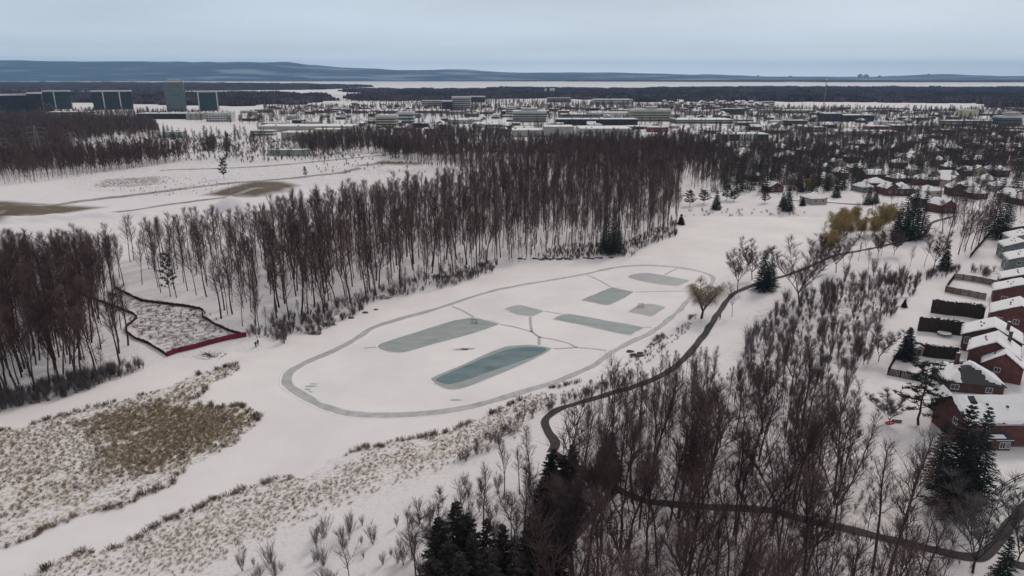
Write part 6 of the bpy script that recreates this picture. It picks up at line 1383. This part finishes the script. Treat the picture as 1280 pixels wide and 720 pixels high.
x, y, z = G(355, 429); SH.insert(0, (x, y, 4.6, 1, 'largest grey shrub on the left shore right of the two walkers', 'large shrub by the walkers')); x, y, z = G(393, 385); SH.insert(1, (x, y, 2.2, 3, 'dark round bush at the foot of the left wood', 'dark bush at the wood foot'))
SH_H = (2.6, 1.8, 3.6, 1.4, 2.6, 5.5, 5.0)
SH[2:] = sorted(SH[2:], key=lambda s: -s[2] / math.hypot(s[0], s[1], 60)); sp2, sr2, ss2, si2 = [], [], [], []
for i, (x, y, H, k, lb, g) in enumerate(SH):
    s = H / SH_H[k]
    if 'thicket' in lb:
        px, py, _ = proj(x, y); hh = 'tall' if H > 2.9 else 'medium' if H > 2.2 else 'low'; tone = 'greyish' if k in (1, 4) else 'reddish'
        lb = '%s %s shrub of the thicket, %s, %s' % (hh, tone, 'by the path' if px < 985 else 'in its middle' if px < 1060 else 'toward the backyards', 'near side' if py > 415 else 'centre depth' if py > 380 else 'far side')
    if 'reed slope' in lb:
        px, py, _ = proj(x, y); lb = '%s bare shrub on the reed slope, %s, %s' % ('tall' if H > 3 else 'medium' if H > 2 else 'low', 'left' if px < 400 else 'middle' if px < 500 else 'above the evergreens' if px < 580 else 'toward the path bend', 'upslope' if py < 640 else 'halfway' if py < 690 else 'bottom edge')
    if i < 270: o = ob('bare_shrub', SHR[k], None, (x, y, gz(x, y)), rnd.uniform(0, 6.28), (s, s, s)); tag(o, lb, 'shrub', g if i > 1 else None)
    else: sp2.append((x, y, gz(x, y))); sr2.append(rnd.uniform(0, 6)); ss2.append((s, s, s)); si2.append(k)
# undergrowth stuff: wood floor brush
UG = [([(-60, 530), (0, 532), (60, 512), (130, 492), (195, 466), (207, 450), (150, 460), (90, 474), (20, 492), (-60, 505)], 300, 1.4, 4.0, (6, 6, 1, 4)), ([(310, 425), (372, 412), (455, 386), (530, 366), (625, 338), (625, 326), (540, 346), (440, 372), (380, 392), (310, 410)], 330, .8, 3.6, (0, 5, 6, 3)), ([(625, 340), (700, 320), (790, 323), (848, 300), (845, 276), (780, 305), (700, 308)], 420, .9, 2.6, (0, 0, 2)),
      ([(640, 745), (680, 640), (740, 575), (800, 520), (880, 480), (960, 440), (1040, 480), (1100, 590), (1190, 670), (1260, 760)], 1100, .5, 1.8, (0, 3, 4, 5, 6)), ([(930, 440), (960, 392), (1050, 352), (1150, 350), (1138, 378), (1108, 402), (1092, 440), (1060, 480), (1090, 560), (1000, 560), (920, 500)], 800, .6, 2.6, (0, 4, 1, 5, 6)), ([(90, 176), (300, 170), (450, 184), (440, 200), (330, 205), (200, 200), (100, 196)], 1100, 1.5, 5, (0, 4, 5, 6)),
      ([(112, 238), (125, 226), (205, 222), (330, 228), (330, 240), (200, 246)], 160, .6, 1.2, (3,)), ([(110, 362), (180, 377), (252, 388), (300, 418), (210, 440), (160, 410)], 160, .5, 1.3, (3, 1)), ([(380, 196), (520, 190), (560, 222), (470, 216), (400, 220)], 160, 1.2, 3, (0, 1)), ([(640, 505), (700, 490), (780, 455), (850, 405), (866, 400), (860, 412), (800, 462), (700, 505), (650, 520)], 260, .4, 1.0, (3, 3, 1))]
for P, n, a, b_, kinds in UG:
    for x, y, H, k in shrub_px(P, n, 100 + n, a, b_, kinds):
        s = H / SH_H[k]; sp2.append((x, y, gz(x, y))); sr2.append(rnd.uniform(0, 6)); ss2.append((s, s, s)); si2.append(k)
U = [i for i in range(len(sp2))]
pk = off_path(np.array([p[:2] for p in sp2]), 1.6)
okset = set((round(a, 3), round(b_, 3)) for a, b_ in pk); U = [i for i in U if (round(sp2[i][0], 3), round(sp2[i][1], 3)) in okset]
gn_scatter('undergrowth', SHR, [sp2[i] for i in U], [sr2[i] for i in U], [ss2[i] for i in U], [si2[i] for i in U], 'thin leafless undergrowth on the floor and rims of the woods', 'undergrowth')
# ------------------------------------------------------------------ reeds
def tuft(seed, H, n, mat, sp=.5):
    rg = random.Random(seed); sg = []
    for i in range(n):
        a = rg.uniform(0, 6.28); q_ = rg.random() * sp; p = Vector((math.cos(a) * q_, math.sin(a) * q_, -.05)); d = Vector((rg.gauss(0, .3), rg.gauss(0, .3), 1)).normalized() * H * rg.uniform(.6, 1.1); m_ = p + d * .6; e_ = m_ + Vector((d.x * .4 + rg.gauss(0, .12), d.y * .4 + rg.gauss(0, .12), d.z * .3)); sg.append((*p, *m_, .028, .022)); sg.append((*m_, *e_, .03, .01))
    return seg_mesh('tuft', sg, mat, 3)
TU = [tuft(1, .8, 16, MT['reed']), tuft(2, 1.1, 22, MT['reed']), tuft(3, .55, 14, MT['reed_dark'], .4), tuft(4, 1.3, 26, MT['reed_dark'], .6)]
tp, trr, ts, ti = [], [], [], []
def reeds(Wp, spacing, seed, prob, s0=1.0, thr=.0, kinds=(0, 1, 2)):
    P = scatter(Wp, spacing, seed, prob=prob); dd_ = polydist(P[:, 0], P[:, 1], Wp); P = P[np.random.RandomState(seed).rand(len(P)) < np.clip(.4 + dd_ / 8, 0, 1)]
    for x, y in P:
        nv = float(vnoise(x, y, 6, 55)) * .6 + float(vnoise(x, y, 2.2, 56)) * .4
        if nv < thr: continue
        z = gz(x, y)
        if z < .02: continue
        s = s0 * rnd.uniform(.7, 1.3); tp.append((x, y, z)); trr.append(rnd.uniform(0, 6)); ts.append((s, s, s)); ti.append(kinds[rnd.randrange(len(kinds))])
reeds(reedN, .78, 61, .95, .85, .26, (0, 1, 0, 0, 2, 0)); reeds(islW, .92, 62, .95, .68, .34, (0, 0, 2, 1)); reeds(reedS, .90, 63, .95, .62, .30, (0, 0, 2, 0))
# tall rim of reeds right on the shoreline
for P_, sgn in ((islW, 1), (pondW, -1)):
    n = len(P_)
    for i in range(n):
        a = P_[i]; b_ = P_[(i + 1) % n]; L = np.hypot(*(b_ - a)); k = int(L / .26)
        for j in range(k):
            p = a + (b_ - a) * (j + rnd.random()) / max(k, 1); p = p + np.array([rnd.gauss(0, .8), rnd.gauss(0, .8)])
            px, py, _ = proj(p[0], p[1])
            if not (-90 < px < 1370 and py < 760): continue
            if sgn > 0 and py < 505 and px < 245 and rnd.random() < .8: continue
            if sgn < 0 and not ((py > 500 and px < 660) or (665 < px < 870 and 395 < py < 500 and vnoise(p[0], p[1], 6, 8) > .4)): continue
            if float(vnoise(p[0], p[1], 7, 77)) < .28: continue
            z = gz(*p)
            if z < -.1: continue
            s = rnd.uniform(.6, 1.15); tp.append((p[0], p[1], max(z, 0))); trr.append(rnd.uniform(0, 6)); ts.append((s, s, s)); ti.append(rnd.choice((2, 3, 1, 3)))
gn_scatter('dry_reeds', TU, tp, trr, ts, ti, 'dry tan and brown reeds on the marshy banks of the frozen pond', 'reeds')
# ------------------------------------------------------------------ far woods, hills
FW = [[(-300, 103.8), (150, 104.6), (320, 106), (400, 107.5), (465, 109.3), (400, 112.5), (320, 113.5), (230, 114.3), (90, 114), (-300, 114)], [(-300, 118.5), (200, 118.6), (320, 119), (400, 121), (412, 126), (380, 131), (300, 133), (230, 132), (150, 130), (90, 128), (-300, 130)],
      [(600, 114), (640, 112), (760, 113), (880, 112), (960, 111.5), (1500, 111.5), (1500, 129), (1240, 130), (1050, 128.3), (960, 127.5), (800, 128), (700, 124), (600, 124), (540, 120)], [(430, 114.4), (520, 114), (600, 115.5), (600, 117), (500, 117), (430, 116)], [(440, 121.8), (520, 120), (560, 121), (560, 126), (450, 127)], [(1232, 129), (1500, 129), (1500, 141), (1260, 139)], [(-300, 132), (60, 132), (60, 141), (-300, 141)]]
fp, fr, fs_, fi = [], [], [], []
for k, P in enumerate(FW):
    Wp = W2(P, 0)
    Wp = np.clip(Wp, [-15500, 0], [15500, 19000])
    for x, y in scatter(Wp, 42, 400 + k, prob=.93):
        if not foot_free(x, y) or float(vnoise(x, y, 130, 12)) * .6 + float(vnoise(x * .3, y, 60, 13)) * .4 < .27: continue
        fp.append((x, y, 0)); fr.append(rnd.uniform(0, 6)); fs_.append((1, 1, rnd.uniform(.6, 1.3) * (.8 + .5 * float(vnoise(x, y, 160, 3))))); fi.append(rnd.randrange(3))
gn_scatter('far_woods', PATCH, fp, fr, fs_, fi, 'broad dark woods lying between the business park and the frozen river', 'woods')
fp, fr, fs_, fi = [], [], [], []
Wp = np.clip(W2([(-400, 97.5), (1700, 97.8), (1700, 103.5), (1000, 102.8), (640, 101.8), (320, 101.2), (-400, 100.2)], 0), [-15500, 0], [15500, 19000])
for x, y in scatter(Wp, 150, 480, prob=.86):
    if float(vnoise(x, y, 700, 9)) < .3: continue
    fp.append((x, y, 0)); fr.append(rnd.uniform(0, 6)); fs_.append((1, 1, rnd.uniform(.8, 1.3))); fi.append(rnd.randrange(2))
gn_scatter('far_shore_woods', BIGPATCH, fp, fr, fs_, fi, 'blue hazed woods along the far bank of the river', 'woods')
def hills(name, D0, D1, prof, label, seed):
    xs = np.linspace(-13500, 13500, 300); nd = 26; V = []; Fc = []; m_ = len(xs)
    for j in range(nd):
        f = j / (nd - 1); D = D0 + (D1 - D0) * f
        for x in xs:
            px = 640 + F * x / ((D0 + D1) / 2 * cp + CAMH * sp_); yt = np.interp(px, [p[0] for p in prof], [p[1] for p in prof]); r_ = ray(px, yt); top = CAMH + ((D0 + D1) / 2) / r_[1] * r_[2]
            env = math.sin(min(f * 2, 1) * math.pi / 2) ** 1.3 if f < .5 else math.cos((f - .5) * math.pi / 1.05)
            z = max(top, 3) * env * (1 + .30 * (float(vnoise(x, D, 900, seed)) - .5) * (1 - abs(f - .5) * 0)) + 14 * (float(vnoise(x, D, 260, seed + 1)) - .5) * env
            V.append((x, D, z - 2))
    for j in range(nd - 1):
        for i in range(m_ - 1): a = j * m_ + i; Fc.append((a, a + 1, a + m_ + 1, a + m_))
    me = np_mesh(name, V, [Fc], smooth=True); return me
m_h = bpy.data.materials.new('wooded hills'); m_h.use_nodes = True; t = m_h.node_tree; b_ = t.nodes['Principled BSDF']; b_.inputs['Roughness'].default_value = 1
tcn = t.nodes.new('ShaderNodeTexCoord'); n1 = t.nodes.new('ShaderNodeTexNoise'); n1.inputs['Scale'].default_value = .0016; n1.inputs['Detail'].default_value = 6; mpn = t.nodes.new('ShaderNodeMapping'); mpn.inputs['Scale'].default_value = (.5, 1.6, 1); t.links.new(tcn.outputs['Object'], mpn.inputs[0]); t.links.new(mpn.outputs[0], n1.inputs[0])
rp = t.nodes.new('ShaderNodeValToRGB'); t.links.new(n1.outputs[0], rp.inputs[0]); E_ = rp.color_ramp.elements; E_[0].position = .5; E_[0].color = (.012, .046, .125, 1); E_[1].position = .63; E_[1].color = (.24, .29, .36, 1); q_ = E_.new(.53); q_.color = (.05, .10, .21, 1); t.links.new(rp.outputs[0], b_.inputs['Base Color'])  # blue of distant haze is put into the wood and snow tones
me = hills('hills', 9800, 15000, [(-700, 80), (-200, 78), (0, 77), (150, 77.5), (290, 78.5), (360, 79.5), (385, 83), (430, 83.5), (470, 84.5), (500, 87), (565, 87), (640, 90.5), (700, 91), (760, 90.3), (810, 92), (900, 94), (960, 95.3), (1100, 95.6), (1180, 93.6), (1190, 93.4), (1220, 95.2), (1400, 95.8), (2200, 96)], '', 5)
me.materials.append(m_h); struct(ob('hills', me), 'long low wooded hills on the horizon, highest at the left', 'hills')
# ------------------------------------------------------------------ air
b = MB(); b.box(-16400, 16400, -300, 19900, -4, 420); me = b.mesh('haze')
mh = bpy.data.materials.new('haze'); mh.use_nodes = True; t = mh.node_tree; t.nodes.remove(t.nodes['Principled BSDF']); pv = t.nodes.new('ShaderNodeVolumePrincipled'); pv.inputs['Color'].default_value = (.42, .70, 1.0, 1); pv.inputs['Density'].default_value = 5.5e-5; pv.inputs['Anisotropy'].default_value = 0.0
t.links.new(pv.outputs[0], t.nodes['Material Output'].inputs['Volume']); me.materials.append(mh); o = ob('haze', me); o['kind'] = 'stuff'; o['label'] = 'thin blue air haze over the whole landscape'
print('objects', len(bpy.data.objects), 'bare cand', len(BARE), 'rest', len(pts), 'conif', len(CAND_C), 'reeds', len(tp), 'undergrowth', len(U), 'farpatch', len(fp))
